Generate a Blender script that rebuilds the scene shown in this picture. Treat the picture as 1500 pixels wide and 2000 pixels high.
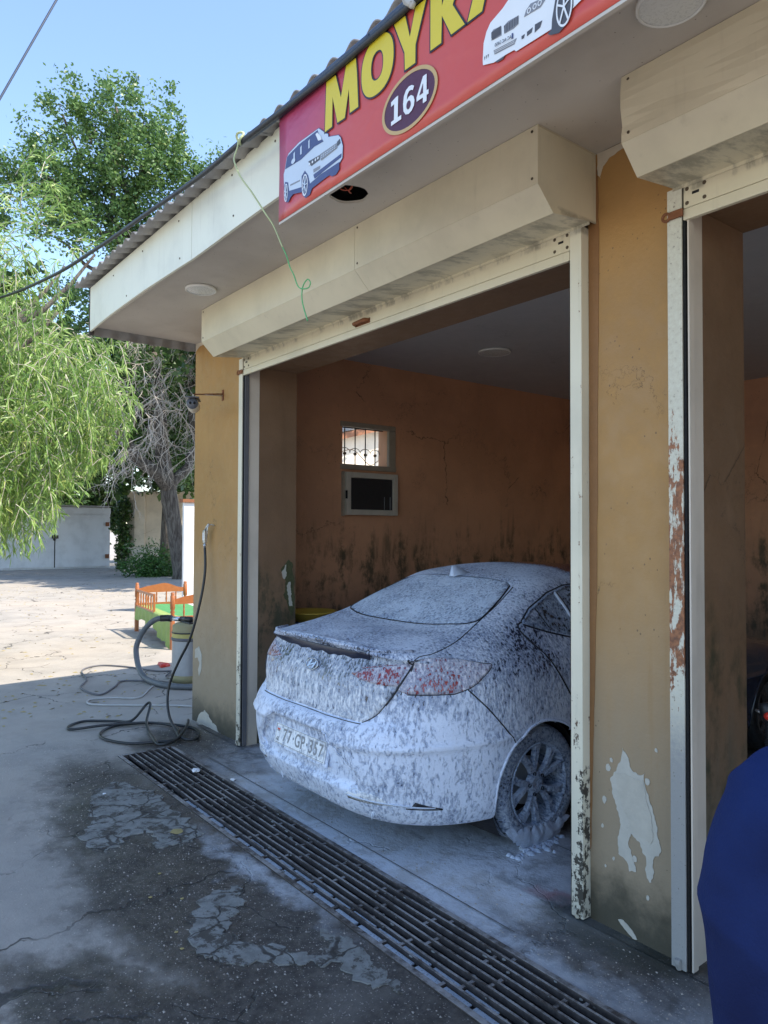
import bpy, bmesh, math, random
import numpy as np
from mathutils import Vector, Matrix, noise
from mathutils.bvhtree import BVHTree
from mathutils.geometry import tessellate_polygon as tessellate
random.seed(7); rng = np.random.default_rng(7)
sc = bpy.context.scene
for o in list(bpy.data.objects): bpy.data.objects.remove(o)
COL = sc.collection
R = math.radians

# ------------------------------------------------------------------ camera, world, sun, exposure
cam_data = bpy.data.cameras.new('camera'); cam = bpy.data.objects.new('camera', cam_data); COL.objects.link(cam)
yaw, pitch, roll = .9061, .0249, .0037
cy, sy, cp, sp = math.cos(yaw), math.sin(yaw), math.cos(pitch), math.sin(pitch)
fw = Vector((-sy*cp, cy*cp, sp)); r0 = Vector((cy, sy, 0)); u0 = r0.cross(fw)
cr, sr = math.cos(roll), math.sin(roll)
rt = cr*r0 + sr*u0; up = -sr*r0 + cr*u0
m = Matrix((rt, up, -fw)).transposed().to_4x4(); m.translation = Vector((0, -2.696, 1.68))
cam.matrix_world = m
cam_data.sensor_fit = 'VERTICAL'; cam_data.sensor_height = 24; cam_data.lens = 24*1432.0/2000
cam_data.clip_start = .05; cam_data.clip_end = 2000
sc.camera = cam

SUN_DIR = Vector((.65, .42, 1.0)).normalized()
W = bpy.data.worlds.new('World'); sc.world = W; W.use_nodes = True
wn = W.node_tree.nodes; wl = W.node_tree.links; wn.clear()
sky = wn.new('ShaderNodeTexSky'); sky.sky_type = 'NISHITA'; sky.sun_disc = False
sky.sun_elevation = math.asin(SUN_DIR.z); sky.sun_rotation = math.atan2(SUN_DIR.x, SUN_DIR.y)
sky.air_density = 1.0; sky.dust_density = .6; sky.ozone_density = 1.6
bg = wn.new('ShaderNodeBackground'); bg.inputs[1].default_value = .14
wo = wn.new('ShaderNodeOutputWorld'); wl.new(sky.outputs[0], bg.inputs[0]); wl.new(bg.outputs[0], wo.inputs[0])
sd = bpy.data.lights.new('sun', 'SUN'); so = bpy.data.objects.new('sun', sd); COL.objects.link(so)
sd.energy = 3.0; sd.angle = R(.53); sd.color = (1, .90, .76)
so.rotation_euler = (-SUN_DIR).to_track_quat('-Z', 'Y').to_euler(); so.location = (5, 5, 12)
sc.view_settings.view_transform = 'Standard'; sc.view_settings.look = 'None'
sc.view_settings.gamma = 1; sc.view_settings.use_curve_mapping = False
sc.view_settings.exposure = 1.55
sc.render.engine = 'CYCLES'
sc.cycles.max_bounces = 8; sc.cycles.diffuse_bounces = 5; sc.cycles.glossy_bounces = 3
sc.cycles.transparent_max_bounces = 8

# ------------------------------------------------------------------ node helper
class NT:
    def __init__(s, name):
        s.m = bpy.data.materials.new(name); s.m.use_nodes = True
        s.t = s.m.node_tree; s.n = s.t.nodes; s.n.clear()
        s.out = s.n.new('ShaderNodeOutputMaterial'); s.b = s.n.new('ShaderNodeBsdfPrincipled')
        s.t.links.new(s.b.outputs[0], s.out.inputs[0])
    def L(s, a, b):
        if isinstance(a, bpy.types.NodeSocket): s.t.links.new(a, b)
        else:
            if isinstance(a, tuple) and len(a) == 3 and b.type == 'RGBA': a = (*a, 1)
            b.default_value = a
    def pos(s):
        if not hasattr(s, '_p'): s._p = s.n.new('ShaderNodeNewGeometry').outputs['Position']
        return s._p
    def obj(s): return s.n.new('ShaderNodeTexCoord').outputs['Object']
    def map(s, v, scale=(1, 1, 1), rot=(0, 0, 0), loc=(0, 0, 0)):
        k = s.n.new('ShaderNodeMapping'); s.L(v, k.inputs[0]); k.inputs['Scale'].default_value = scale
        k.inputs['Rotation'].default_value = rot; k.inputs['Location'].default_value = loc; return k.outputs[0]
    def noise(s, v, scale=5, detail=4, rough=.55, dist=0, col=False):
        k = s.n.new('ShaderNodeTexNoise'); s.L(v, k.inputs['Vector']); k.inputs['Scale'].default_value = scale
        k.inputs['Detail'].default_value = detail; k.inputs['Roughness'].default_value = rough
        k.inputs['Distortion'].default_value = dist; return k.outputs['Color' if col else 'Fac']
    def vor(s, v, scale=5, feat='F1', out='Distance', rnd=1):
        k = s.n.new('ShaderNodeTexVoronoi'); k.feature = feat; s.L(v, k.inputs['Vector'])
        k.inputs['Scale'].default_value = scale; k.inputs['Randomness'].default_value = rnd; return k.outputs[out]
    def math(s, op, a, b=0, c=0, clamp=False):
        k = s.n.new('ShaderNodeMath'); k.operation = op; k.use_clamp = clamp
        s.L(a, k.inputs[0]); s.L(b, k.inputs[1])
        if op in ('MULTIPLY_ADD', 'SMOOTH_MIN', 'SMOOTH_MAX'): s.L(c, k.inputs[2])
        return k.outputs[0]
    def rng(s, v, a, b, c=0, d=1, smooth=True):
        k = s.n.new('ShaderNodeMapRange'); s.L(v, k.inputs[0])
        if smooth: k.interpolation_type = 'SMOOTHSTEP'
        for i, q in enumerate((a, b, c, d)): s.L(q, k.inputs[i+1])
        return k.outputs[0]
    def mix(s, f, a, b):
        k = s.n.new('ShaderNodeMix'); k.data_type = 'RGBA'; s.L(f, k.inputs[0]); s.L(a, k.inputs[6]); s.L(b, k.inputs[7]); return k.outputs[2]
    def mixf(s, f, a, b):
        k = s.n.new('ShaderNodeMix'); k.data_type = 'FLOAT'; s.L(f, k.inputs[0]); s.L(a, k.inputs[2]); s.L(b, k.inputs[3]); return k.outputs[0]
    def xyz(s, v):
        k = s.n.new('ShaderNodeSeparateXYZ'); s.L(v, k.inputs[0]); return k.outputs
    def comb(s, x, y, z):
        k = s.n.new('ShaderNodeCombineXYZ'); s.L(x, k.inputs[0]); s.L(y, k.inputs[1]); s.L(z, k.inputs[2]); return k.outputs[0]
    def vadd(s, a, b, op='ADD'):
        k = s.n.new('ShaderNodeVectorMath'); k.operation = op; s.L(a, k.inputs[0]); s.L(b, k.inputs[1]); return k.outputs[0]
    def bump(s, h, strength=.3, dist=.01, prev=None):
        k = s.n.new('ShaderNodeBump'); k.inputs['Strength'].default_value = strength; k.inputs['Distance'].default_value = dist
        s.L(h, k.inputs['Height'])
        if prev is not None: s.L(prev, k.inputs['Normal'])
        return k.outputs[0]
    def done(s, col, rough=.6, metal=0, nrm=None, **kw):
        s.L(col, s.b.inputs['Base Color']); s.L(rough, s.b.inputs['Roughness']); s.L(metal, s.b.inputs['Metallic'])
        if nrm is not None: s.L(nrm, s.b.inputs['Normal'])
        for k, v in kw.items(): s.L(v, s.b.inputs[k.replace('_', ' ')])
        return s.m

MAT = {}
def simple(name, col, rough=.5, metal=0, var=.18, scale=14, bump=.15, **kw):
    t = NT(name); p = t.obj(); n = t.noise(p, scale, 5, .6); n2 = t.noise(p, scale*7, 3)
    v = t.math('MULTIPLY_ADD', n, 2*var, 1-var)
    k = t.n.new('ShaderNodeVectorMath'); k.operation = 'SCALE'; k.inputs[0].default_value = col; t.L(v, k.inputs['Scale'])
    MAT[name] = t.done(k.outputs[0], t.rng(n2, .3, .7, max(rough-.08, .02), min(rough+.1, 1)), metal, t.bump(n2, bump, .003), **kw)
    return MAT[name]

# --- painted walls
def wall_mat(name, base, low, low_h, mold=0, rough=.75, seed=0, gy=None, speck=1.0):
    t = NT(name); p = t.pos(); z = t.xyz(p)[2]
    q = t.vadd(p, (seed, seed*1.7, 0))
    n1 = t.noise(q, 1.3, 5, .6); n2 = t.noise(q, 9, 6, .65); n3 = t.noise(q, 60, 4, .6)
    streak = t.noise(t.map(q, (7, 7, .7)), 1.5, 5, .6)
    col = t.mix(t.rng(n1, .35, .68), base, tuple(c*.82 for c in base))
    col = t.mix(t.math('MULTIPLY', t.rng(n2, .5, .75), .25), col, tuple(min(c*1.25+.01, 1) for c in base))
    zz = t.math('ADD', z, t.math('MULTIPLY', t.math('SUBTRACT', n1, .5), .9))
    zz = t.math('ADD', zz, t.math('MULTIPLY', t.math('SUBTRACT', streak, .5), .5))
    lowm = t.rng(zz, low_h*1.15, low_h*.25)
    col = t.mix(t.math('MULTIPLY', lowm, .8), col, low)
    col = t.mix(t.math('MULTIPLY', t.rng(streak, .58, .72), .18), col, tuple(c*.55 for c in base))
    if mold:
        mz = t.math('ADD', z, t.math('MULTIPLY', t.math('SUBTRACT', streak, .5), 1.7))
        band = t.rng(mz, mold+.35, mold-.25)
        mm = t.math('MULTIPLY', band, t.rng(t.math('ADD', t.math('MULTIPLY', t.noise(t.map(q, (2.2, 2.2, 1)), 2.4, 6, .72), .7), t.math('MULTIPLY', n2, .3)), .45, .60))
        col = t.mix(t.math('MULTIPLY', mm, .85), col, (.035, .042, .022))
        col = t.mix(t.math('MULTIPLY', t.rng(mz, mold*.75, mold*.2), .6), col, (.09, .085, .06))
    foot = t.math('MULTIPLY', t.rng(t.math('ADD', z, t.math('MULTIPLY', t.math('SUBTRACT', n2, .5), .35)), .32, .05), .88)
    col = t.mix(foot, col, (.035, .036, .025))
    sp_ = t.vor(t.map(q, (1, 1, .8)), 34, out='Distance'); keep = t.rng(t.noise(q, 6, 2), .55, .62)
    col = t.mix(t.math('MULTIPLY', t.math('MULTIPLY', t.math('LESS_THAN', sp_, .13), keep), .6*speck), col, (.06, .045, .03))
    cr = t.vor(t.vadd(q, t.math('MULTIPLY', n2, .5)), 1.1, 'DISTANCE_TO_EDGE'); crk = t.math('MULTIPLY', t.math('LESS_THAN', cr, .004), t.rng(n1, .52, .6))
    col = t.mix(t.math('MULTIPLY', crk, .7*speck), col, (.05, .035, .02))
    h = t.math('ADD', t.math('MULTIPLY', n2, .7), t.math('MULTIPLY', n3, .3))
    h = t.math('SUBTRACT', h, crk)
    return t.done(col, t.rng(n2, .3, .7, rough-.15, rough+.1), 0, t.bump(h, .35, .012))
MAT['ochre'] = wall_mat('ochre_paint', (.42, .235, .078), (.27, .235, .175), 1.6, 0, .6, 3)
MAT['terra'] = wall_mat('terracotta_paint', (.58, .29, .16), (.16, .13, .09), .75, 1.5, .65, 11)
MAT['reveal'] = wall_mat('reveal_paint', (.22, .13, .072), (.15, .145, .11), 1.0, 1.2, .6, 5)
MAT['ceil'] = wall_mat('grey_ceiling_paint', (.50, .51, .52), (.5, .5, .5), -5, 0, .6, 8, speck=.5)
MAT['cream_wall'] = wall_mat('cream_yard_wall', (.62, .54, .42), (.33, .29, .22), .7, .6, .8, 21)
MAT['white_wall'] = wall_mat('white_house_wall', (.72, .64, .52), (.6, .5, .4), .5, 0, .8, 22)

def metal_paint(name, col, rust=.5, low=.6, rough=.42, dirt=(.22, .19, .13), zdirt=1.1):
    t = NT(name); p = t.pos(); z = t.xyz(p)[2]
    n1 = t.noise(p, 2.2, 5, .6); n2 = t.noise(p, 28, 6, .7); st = t.noise(t.map(p, (14, 14, 1.2)), 1.6, 5, .65)
    c = t.mix(t.rng(n1, .4, .7), col, tuple(q*.86 for q in col))
    c = t.mix(t.math('MULTIPLY', t.rng(st, .55, .85), .22), c, dirt)
    c = t.mix(t.math('MULTIPLY', t.rng(t.math('ADD', z, t.math('MULTIPLY', st, .8)), zdirt, .15), low), c, (.3, .3, .28))
    lowz = t.math('MULTIPLY', t.rng(z, 1.2, .3), .10 if rust > .3 else .0)
    chip = t.rng(t.math('ADD', lowz, t.math('ADD', t.math('MULTIPLY', n2, .55), t.math('MULTIPLY', st, .45))), .72-.25*rust, .76-.25*rust)
    gy_ = t.math('MULTIPLY', t.math('MULTIPLY', t.math('GREATER_THAN', t.xyz(p)[1], -.288), t.rng(t.math('ABSOLUTE', t.math('SUBTRACT', z, 3.012)), .03, .012)), t.rng(t.noise(t.map(p, (3, 1, 1)), 3.5, 6, .7), .45, .62))
    c = t.mix(t.math('MULTIPLY', gy_, .55), c, (.10, .095, .075))
    c = t.mix(chip, c, t.mix(t.rng(z, .5, 1.3), (.05, .045, .035), (.20, .085, .035)))
    MAT[name] = t.done(c, t.mixf(chip, rough, .8), 0, t.bump(t.math('SUBTRACT', t.math('MULTIPLY', n1, .6), chip), .25, .006))
metal_paint('cream_metal', (.66, .60, .44), .05, 0)
metal_paint('cream_rail', (.70, .66, .52), .42, .55)
metal_paint('fascia', (.76, .76, .63), .0, 0)
metal_paint('white_gate', (.62, .64, .66), .2, .35, dirt=(.3, .26, .2), zdirt=.5)
metal_paint('cream_strip', (.68, .60, .50), .2, .45, .55)
# rusty section of the near door rail
t = NT('rusty_rail'); p = t.pos(); x_, y_, z_ = t.xyz(p)
n2 = t.noise(p, 55, 6, .7); st = t.noise(t.map(p, (40, 40, 3)), 1.5, 5, .65)
band = t.math('MULTIPLY', t.rng(t.math('ADD', z_, t.math('MULTIPLY', n2, .3)), 1.12, 1.35), t.rng(t.math('ADD', z_, t.math('MULTIPLY', n2, .5)), 2.75, 1.9))
rm = t.rng(t.math('ADD', t.math('ADD', t.math('MULTIPLY', t.noise(t.map(p, (1, 1, .35)), 34, 5, .7), .65), t.math('MULTIPLY', st, .35)), t.math('MULTIPLY', band, .22)), .65, .70)
grey = t.rng(t.math('ADD', z_, t.math('MULTIPLY', n2, .4)), 1.3, .95)
c = t.mix(grey, t.mix(t.rng(n2, .3, .7), (.64, .63, .52), (.55, .52, .42)), (.30, .30, .29))
c = t.mix(t.math('MULTIPLY', rm, t.rng(z_, .75, 1.0)), c, t.mix(t.rng(n2, .35, .65), (.34, .14, .06), (.17, .07, .035)))
c = t.mix(t.math('MULTIPLY', t.rng(n2, .62, .68), .8), c, (.08, .06, .05))
MAT['rusty_rail'] = t.done(c, .6, 0, t.bump(n2, .4, .004))
# soffit board: dull off-white
t = NT('soffit'); p = t.pos(); n1 = t.noise(p, 1.6, 5, .6); n2 = t.noise(p, 40, 4)
c = t.mix(t.rng(n1, .35, .7), (.52, .48, .42), (.42, .38, .33))
c = t.mix(t.math('MULTIPLY', t.math('LESS_THAN', t.vor(p, 26), .07), .7), c, (.1, .08, .07))
MAT['soffit'] = t.done(c, .7, 0, t.bump(n2, .2, .003))
# asbestos roof
t = NT('corrugated'); p = t.pos(); n1 = t.noise(p, 3, 6, .65); n2 = t.noise(p, 40, 4)
MAT['corrugated'] = t.done(t.mix(t.rng(n1, .3, .7), (.34, .335, .32), (.21, .205, .20)), .9, 0, t.bump(n2, .5, .004))

# --- ground
def ground_mat(name, inside):
    t = NT(name); p = t.pos(); x, y, z = t.xyz(p)
    w = t.vadd(p, t.map(t.noise(p, 3.5, 5, .6, col=True), (.55, .55, 0), loc=(-.27, -.27, 0)))
    wx, wy, wz = t.xyz(w)
    n0 = t.noise(p, .35, 4); n1 = t.noise(p, 2.2, 6, .65); n2 = t.noise(p, 17, 6, .7); n3 = t.noise(p, 90, 4, .6)
    g = t.vor(p, 120, out='Distance'); gc = t.vor(p, 120, out='Color'); gcx = t.xyz(gc)
    g2 = t.vor(p, 48, out='Distance'); g2c = t.xyz(t.vor(p, 48, out='Color'))
    dry = t.mix(t.rng(n1, .35, .7), (.355, .33, .295), (.27, .255, .23))
    dry = t.mix(t.math('MULTIPLY', t.rng(n0, .4, .65), .4), dry, (.42, .36, .29))
    col = dry
    def ell(cx, cy, a, b, rot=0, soft=.35):
        dx = t.math('SUBTRACT', wx, cx); dy = t.math('SUBTRACT', wy, cy)
        c_, s_ = math.cos(rot), math.sin(rot)
        u = t.math('DIVIDE', t.math('ADD', t.math('MULTIPLY', dx, c_), t.math('MULTIPLY', dy, s_)), a)
        v = t.math('DIVIDE', t.math('SUBTRACT', t.math('MULTIPLY', dy, c_), t.math('MULTIPLY', dx, s_)), b)
        d = t.math('SQRT', t.math('ADD', t.math('MULTIPLY', u, u), t.math('MULTIPLY', v, v)))
        return t.rng(d, 1+soft, 1-soft)
    wet = t.math('MAXIMUM', ell(-3.0, -1.12, 2.55, .60, 0, .45), t.math('MAXIMUM', ell(-5.3, -.3, .75, .45, 0, .4), ell(-1.2, -.9, 1.6, 1.0, 0, .3)))
    wet = t.math('MAXIMUM', wet, ell(-2.3, -1.75, .95, .3, .3, .4))
    wet = t.math('MAXIMUM', wet, 1.0 if inside else 0.0)
    wet = t.rng(t.math('ADD', wet, t.math('ADD', t.math('MULTIPLY', t.math('SUBTRACT', n2, .5), .9), t.math('MULTIPLY', t.math('SUBTRACT', n1, .5), .9))),   .18, .95)
    wetn = t.math('MULTIPLY', wet, t.rng(n1, .2, .5, .72, 1))
    dark = t.mix(t.rng(n2, .35, .7), (.036, .031, .028), (.105, .092, .080))
    dark = t.mix(t.math('MULTIPLY', t.rng(t.noise(p, 5, 4), .5, .7), .5), dark, (.115, .10, .085))
    col = t.mix(wetn, col, dark)
    # pebbles set in the asphalt, dull and pale
    peb = t.math('MULTIPLY', t.math('LESS_THAN', g, .30), t.math('GREATER_THAN', gcx[0], .70))
    col = t.mix(t.math('MULTIPLY', peb, t.mixf(wet, .25, .75)), col, t.mix(gcx[1], (.40, .37, .33), (.14, .13, .12)))
    peb2 = t.math('MULTIPLY', t.math('LESS_THAN', g2, .24), t.math('GREATER_THAN', g2c[0], .93))
    col = t.mix(t.math('MULTIPLY', peb2, .6), col, (.40, .36, .31))
    # oily blots and cracks
    crk = t.vor(t.vadd(p, t.map(t.noise(p, 4, 4, col=True), (.4, .4, 0))), 1.3, 'DISTANCE_TO_EDGE')
    crm = t.math('MULTIPLY', t.rng(crk, .011, .003), t.rng(t.noise(p, 1.1, 2), .48, .56))
    col = t.mix(t.math('MULTIPLY', crm, .8), col, (.018, .017, .017))
    # suds
    foam_r = t.math('MAXIMUM', ell(-3.55, .12, 1.45, .62, 0, .45), t.math('MULTIPLY', ell(-3.25, -.91, .50, .06, .03, .9), .6))
    foam_r = t.math('MAXIMUM', foam_r, t.math('MULTIPLY', ell(-3.2, -.36, 1.5, .12, 0, .7), .9))
    foam_r = t.math('MAXIMUM', foam_r, t.math('MULTIPLY', ell(-1.0, -.35, .5, .35, 0, .7), .35))
    flow = t.noise(t.map(p, (1, 1, 1), rot=(0, 0, .3)), 2.6, 7, .68, 1.2)
    foam_r = t.math('MULTIPLY', foam_r, t.math('SUBTRACT', 1, t.math('MULTIPLY', ell(-3.45, .95, .80, .85, 0, .35), .96)))
    fm = t.math('MULTIPLY', foam_r, t.rng(t.math('ADD', t.math('MULTIPLY', flow, .75), t.math('MULTIPLY', n2, .25)), .30, .56))
    grain = t.math('MULTIPLY', t.math('GREATER_THAN', n3, t.rng(foam_r, .1, .9, .62, .40)), foam_r)
    fm2 = t.math('MAXIMUM', fm, t.math('MULTIPLY', grain, .55), clamp=True)
    fcol = t.mix(n2, (.60, .66, .76), (.82, .86, .92))
    col = t.mix(t.math('MULTIPLY', fm2, .92), col, fcol)
    # green slime at the foot of the middle pillar, red mark on the floor
    col = t.mix(t.math('MULTIPLY', ell(-1.85, -.02, .36, .13, 0, .5), .7), col, (.022, .026, .015))
    if inside: col = t.mix(t.math('MULTIPLY', ell(-2.2, .05, .14, .05, .4, .8), .45), col, (.35, .10, .10))
    h = t.math('ADD', t.math('MULTIPLY', n2, .6), t.math('MULTIPLY', n3, .25))
    h = t.math('ADD', h, t.math('MULTIPLY', n1, 1.4)); h = t.math('ADD', h, t.math('MULTIPLY', peb, .3)); h = t.math('SUBTRACT', h, crm)
    h = t.math('ADD', h, t.math('MULTIPLY', fm2, .5))
    rough = t.mixf(wetn, .9, t.rng(n1, .35, .65, .34, .62))
    rough = t.mixf(fm2, rough, .45)
    return t.done(col, rough, 0, t.bump(h, .55, .012))
MAT['ground'] = ground_mat('yard_asphalt', False); MAT['bayfloor'] = ground_mat('bay_concrete', True)
# pale patched concrete with alligator cracks
t = NT('patch_concrete'); p = t.pos(); n2 = t.noise(p, 12, 6, .7); n3 = t.noise(p, 80, 4)
cr = t.vor(t.vadd(p, t.map(t.noise(p, 6, 4, col=True), (.16, .16, 0))), 6.5, 'DISTANCE_TO_EDGE'); cm = t.rng(cr, .045, .012)
cm = t.math('MULTIPLY', cm, t.rng(t.noise(p, 3, 3), .38, .52))
c = t.mix(t.rng(n2, .35, .7), (.25, .255, .245), (.15, .15, .14))
c = t.mix(t.math('MULTIPLY', t.rng(t.noise(p, 7, 8, .78), .50, .56), .95), c, (.060, .053, .046))
c = t.mix(t.math('MULTIPLY', cm, .9), c, (.035, .03, .027))
MAT['patch'] = t.done(c, .7, 0, t.bump(t.math('SUBTRACT', t.math('ADD', n2, t.math('MULTIPLY', n3, .3)), cm), .5, .008))

# --- plain things
simple('pit_dark', (.008, .008, .010), .7)
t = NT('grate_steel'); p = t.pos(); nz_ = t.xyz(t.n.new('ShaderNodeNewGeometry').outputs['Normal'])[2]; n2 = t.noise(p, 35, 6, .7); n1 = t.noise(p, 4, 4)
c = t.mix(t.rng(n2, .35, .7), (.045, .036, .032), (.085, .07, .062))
lit_top_wear = t.math('MULTIPLY', t.rng(nz_, .75, .95), t.rng(t.math('ADD', t.math('MULTIPLY', n1, .6), t.math('MULTIPLY', n2, .4)), .38, .60))  # upward faces painted lighter than the sides as if lit, broken by wear noise
c = t.mix(lit_top_wear, c, (.30, .29, .29))
MAT['grate_steel'] = t.done(c, t.mixf(lit_top_wear, .75, .38), 0, t.bump(n2, .5, .004))
simple('plate_zinc', (.42, .50, .60), .32, .3, .2, 20)
simple('black_rubber', (.018, .02, .022), .42, 0, .25, 20)
simple('grey_hose', (.11, .12, .13), .5, 0, .3, 8)
simple('black_slot', (.006, .006, .007), .8)
simple('steel', (.5, .5, .48), .35, .8, .15, 30)
simple('vac_drum', (.36, .37, .38), .45, .25, .2, 12)
simple('vac_yellow', (.48, .42, .13), .5); simple('vac_band', (.30, .27, .14), .6)
simple('orange_wood', (.33, .115, .04), .38, 0, .25, 22); simple('dark_leg', (.14, .075, .05), .6)
simple('green_cloth', (.06, .24, .08), .8, 0, .35, 7); simple('lime_cloth', (.24, .33, .10), .8, 0, .3, 9)
simple('lamp_white', (.72, .72, .68), .35, 0, .05); simple('lamp_diffuser', (.62, .63, .60), .3, 0, .05)
simple('cable_black', (.022, .026, .034), .5); simple('cable_blue', (.035, .05, .085), .45)
simple('string', (.45, .50, .27), .7); simple('string_green', (.12, .42, .16), .7)
simple('rust', (.20, .075, .03), .8, 0, .4, 60, .5)
simple('screw', (.10, .075, .05), .6, .4)
simple('cctv_body', (.10, .105, .12), .4); simple('cctv_white', (.55, .53, .45), .5)
simple('pvc_white', (.45, .40, .33), .5, 0, .2, 10); simple('pvc_dirty', (.30, .25, .19), .6, 0, .3, 10)
simple('brown_smear', (.24, .115, .04), .6, 0, .2, 10); simple('light_plaster', (.56, .50, .40), .7)
simple('yellow_plastic', (.55, .36, .05), .4); simple('blue_barrel', (.03, .05, .12), .5)
t = NT('bark'); p = t.obj(); n1 = t.noise(t.map(p, (9, 9, 1.3)), 1.6, 6, .7, .6); n2 = t.noise(p, 3, 4)
MAT['bark'] = t.done(t.mix(t.rng(n1, .38, .62), (.055, .045, .038), t.mix(n2, (.20, .175, .15), (.13, .12, .10))), .95, 0, t.bump(n1, 1.0, .06))
simple('dead_twig', (.42, .38, .33), .9)
simple('skin', (.42, .25, .17), .5, 0, .08); simple('hair', (.02, .016, .014), .6)
simple('trousers', (.03, .032, .04), .85); simple('shoe', (.03, .028, .026), .6)
simple('red_plastic', (.62, .035, .02), .35, 0, .05); simple('paper', (.75, .76, .78), .6, 0, .05)
simple('dry_leaf', (.36, .29, .12), .7); simple('pebble', (.42, .38, .33), .8, 0, .3, 30)
simple('cord_grey', (.12, .12, .13), .6); simple('cord_white', (.42, .42, .41), .6)
simple('roof_tile_red', (.26, .115, .06), .85, 0, .35, 8); simple('roof_felt', (.25, .25, .24), .9)
simple('vine', (.12, .09, .06), .9)
simple('plaster_bare', (.47, .45, .39), .85, 0, .16, 16, .5); simple('plaster_old', (.46, .435, .37), .85, 0, .2, 16, .6)
simple('wire_red', (.45, .09, .05), .5)
# shirt
t = NT('blue_shirt'); p = t.obj(); n1 = t.noise(p, 3, 4); fine = t.noise(t.map(p, (1, 1, 1)), 350, 2); n2 = t.noise(p, 9, 5)
MAT['shirt'] = t.done(t.mix(t.rng(n1, .35, .7), (.008, .020, .090), (.004, .009, .045)), .8, 0, t.bump(t.math('ADD', t.math('MULTIPLY', n2, 3), t.math('MULTIPLY', fine, .3)), .4, .01), Specular_IOR_Level=.15)
simple('moss', (.075, .08, .035), .95, 0, .5, 50, 1.0)
simple('shirt_seam', (.002, .005, .03), .9)
# leaves
def leaf_mat(name, a, b, trans=.35, sc_=3.0):
    t = NT(name); p = t.pos(); n = t.noise(p, sc_, 3); n2 = t.noise(p, sc_*9, 2)
    isl = t.n.new('ShaderNodeNewGeometry').outputs['Random Per Island']
    c = t.mix(t.rng(t.math('ADD', t.math('MULTIPLY', n, .5), t.math('MULTIPLY', isl, .5)), .25, .75), a, b)
    c = t.mix(t.math('MULTIPLY', t.math('GREATER_THAN', isl, .93), .6), c, (b[0]*1.5, b[1]*1.15, b[2]*1.1))
    t.L(c, t.b.inputs['Base Color']); t.b.inputs['Roughness'].default_value = .42
    tr = t.n.new('ShaderNodeBsdfTranslucent'); t.L(c, tr.inputs[0])
    mx = t.n.new('ShaderNodeMixShader'); mx.inputs[0].default_value = trans
    t.t.links.new(t.b.outputs[0], mx.inputs[1]); t.t.links.new(tr.outputs[0], mx.inputs[2]); t.t.links.new(mx.outputs[0], t.out.inputs[0])
    MAT[name] = t.m
leaf_mat('elm_leaf', (.065, .14, .04), (.16, .28, .085), .35, 1.2)
leaf_mat('willow_leaf', (.15, .28, .055), (.30, .43, .12), .42, 1.6)
leaf_mat('far_leaf', (.03, .07, .018), (.07, .13, .03), .3, 1.0)
leaf_mat('bush_leaf', (.035, .10, .02), (.07, .17, .035), .3, 4)
# prints on the banner (flat colours)
for nm, c_ in dict(print_yellow=(.62, .50, .03), print_black=(.02, .015, .03), print_white=(.70, .73, .76), print_lightblue=(.50, .58, .68), print_navy=(.05, .065, .17),
                   print_gold=(.50, .34, .14), print_grey=(.22, .23, .26), print_dkgrey=(.07, .07, .08), print_plum=(.075, .012, .035)).items():
    simple(nm, c_, .38, 0, .06, 10, .05)
t = NT('banner_red'); p = t.pos(); x, y, z = t.xyz(p)
gr = t.rng(t.math('ADD', t.math('MULTIPLY', t.math('SUBTRACT', z, 3.17), 1.6), t.math('MULTIPLY', t.math('SUBTRACT', -2.35, x), .9)), .0, 1.0)
MAT['banner_red'] = t.done(t.mix(gr, (.53, .075, .058), (.40, .055, .13)), .35, 0, t.bump(t.noise(t.map(p, (1.2, 1, 2)), 2.5, 3), .35, .05))

# --- car materials : foam over dark paint
def foam_mat(name, under, dens=0.0, streak=(34, 34, 13), foamc=(.62, .67, .76), under_rough=.12, whole=False):
    t = NT(name); p = t.obj(); x, y, z = t.xyz(p)
    wv = t.vadd(p, t.map(t.noise(p, 25, 3, col=True), (.02, .02, .03)))
    n1 = t.noise(t.map(wv, streak), 1.0, 4, .6)                     # drips
    n2 = t.noise(p, 4.2, 3, .55)                                      # large drifts
    n3 = t.noise(p, 110, 4, .65); n4 = t.noise(t.map(p, (1, 1, .55)), 85, 4, .65)
    nrm = t.n.new('ShaderNodeNewGeometry').outputs['Normal']; nz = t.xyz(nrm)[2]
    # thick low down and on the bumper; thin on the shoulders
    zt = t.rng(z, .55, 1.05, .16, -.14)
    sky_top = t.rng(nz, .55, .95, 0, .30)  # upward faces foamed whiter to paint in the sky's brightness
    front = t.rng(y, .62, 1.0, 0, -1.8)
    d = t.math('ADD', t.math('ADD', front, sky_top), t.math('ADD', t.math('ADD', t.math('MULTIPLY', t.math('SUBTRACT', n2, .5), 1.15), zt), .24+dens))
    d = t.math('ADD', d, t.math('MULTIPLY', t.math('SUBTRACT', n1, .5), 2.0))
    d = t.math('ADD', d, t.math('MULTIPLY', t.math('SUBTRACT', n4, .5), 1.9))
    cov = t.rng(d, -.14, .05)
    thick = t.rng(d, .0, .7)
    fc = t.mix(thick, (foamc[0]*.50, foamc[1]*.56, foamc[2]*.68), tuple(min(q*1.18, .93) for q in foamc))
    fc = t.mix(t.math('MULTIPLY', t.rng(n3, .55, .75), .35), fc, tuple(c*.5 for c in foamc))
    c = t.mix(cov, under, fc)
    h = t.math('ADD', t.math('MULTIPLY', thick, 1.2), t.math('ADD', t.math('MULTIPLY', cov, .5), t.math('MULTIPLY', n3, .45)))
    MAT[name] = t.done(c, t.mixf(cov, under_rough, .5), 0, t.bump(h, .75, .006), Coat_Weight=t.mixf(cov, .8, 0))
foam_mat('foam_paint', (.022, .032, .065), .05, (60, 60, 26), (.64, .69, .79))
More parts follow.
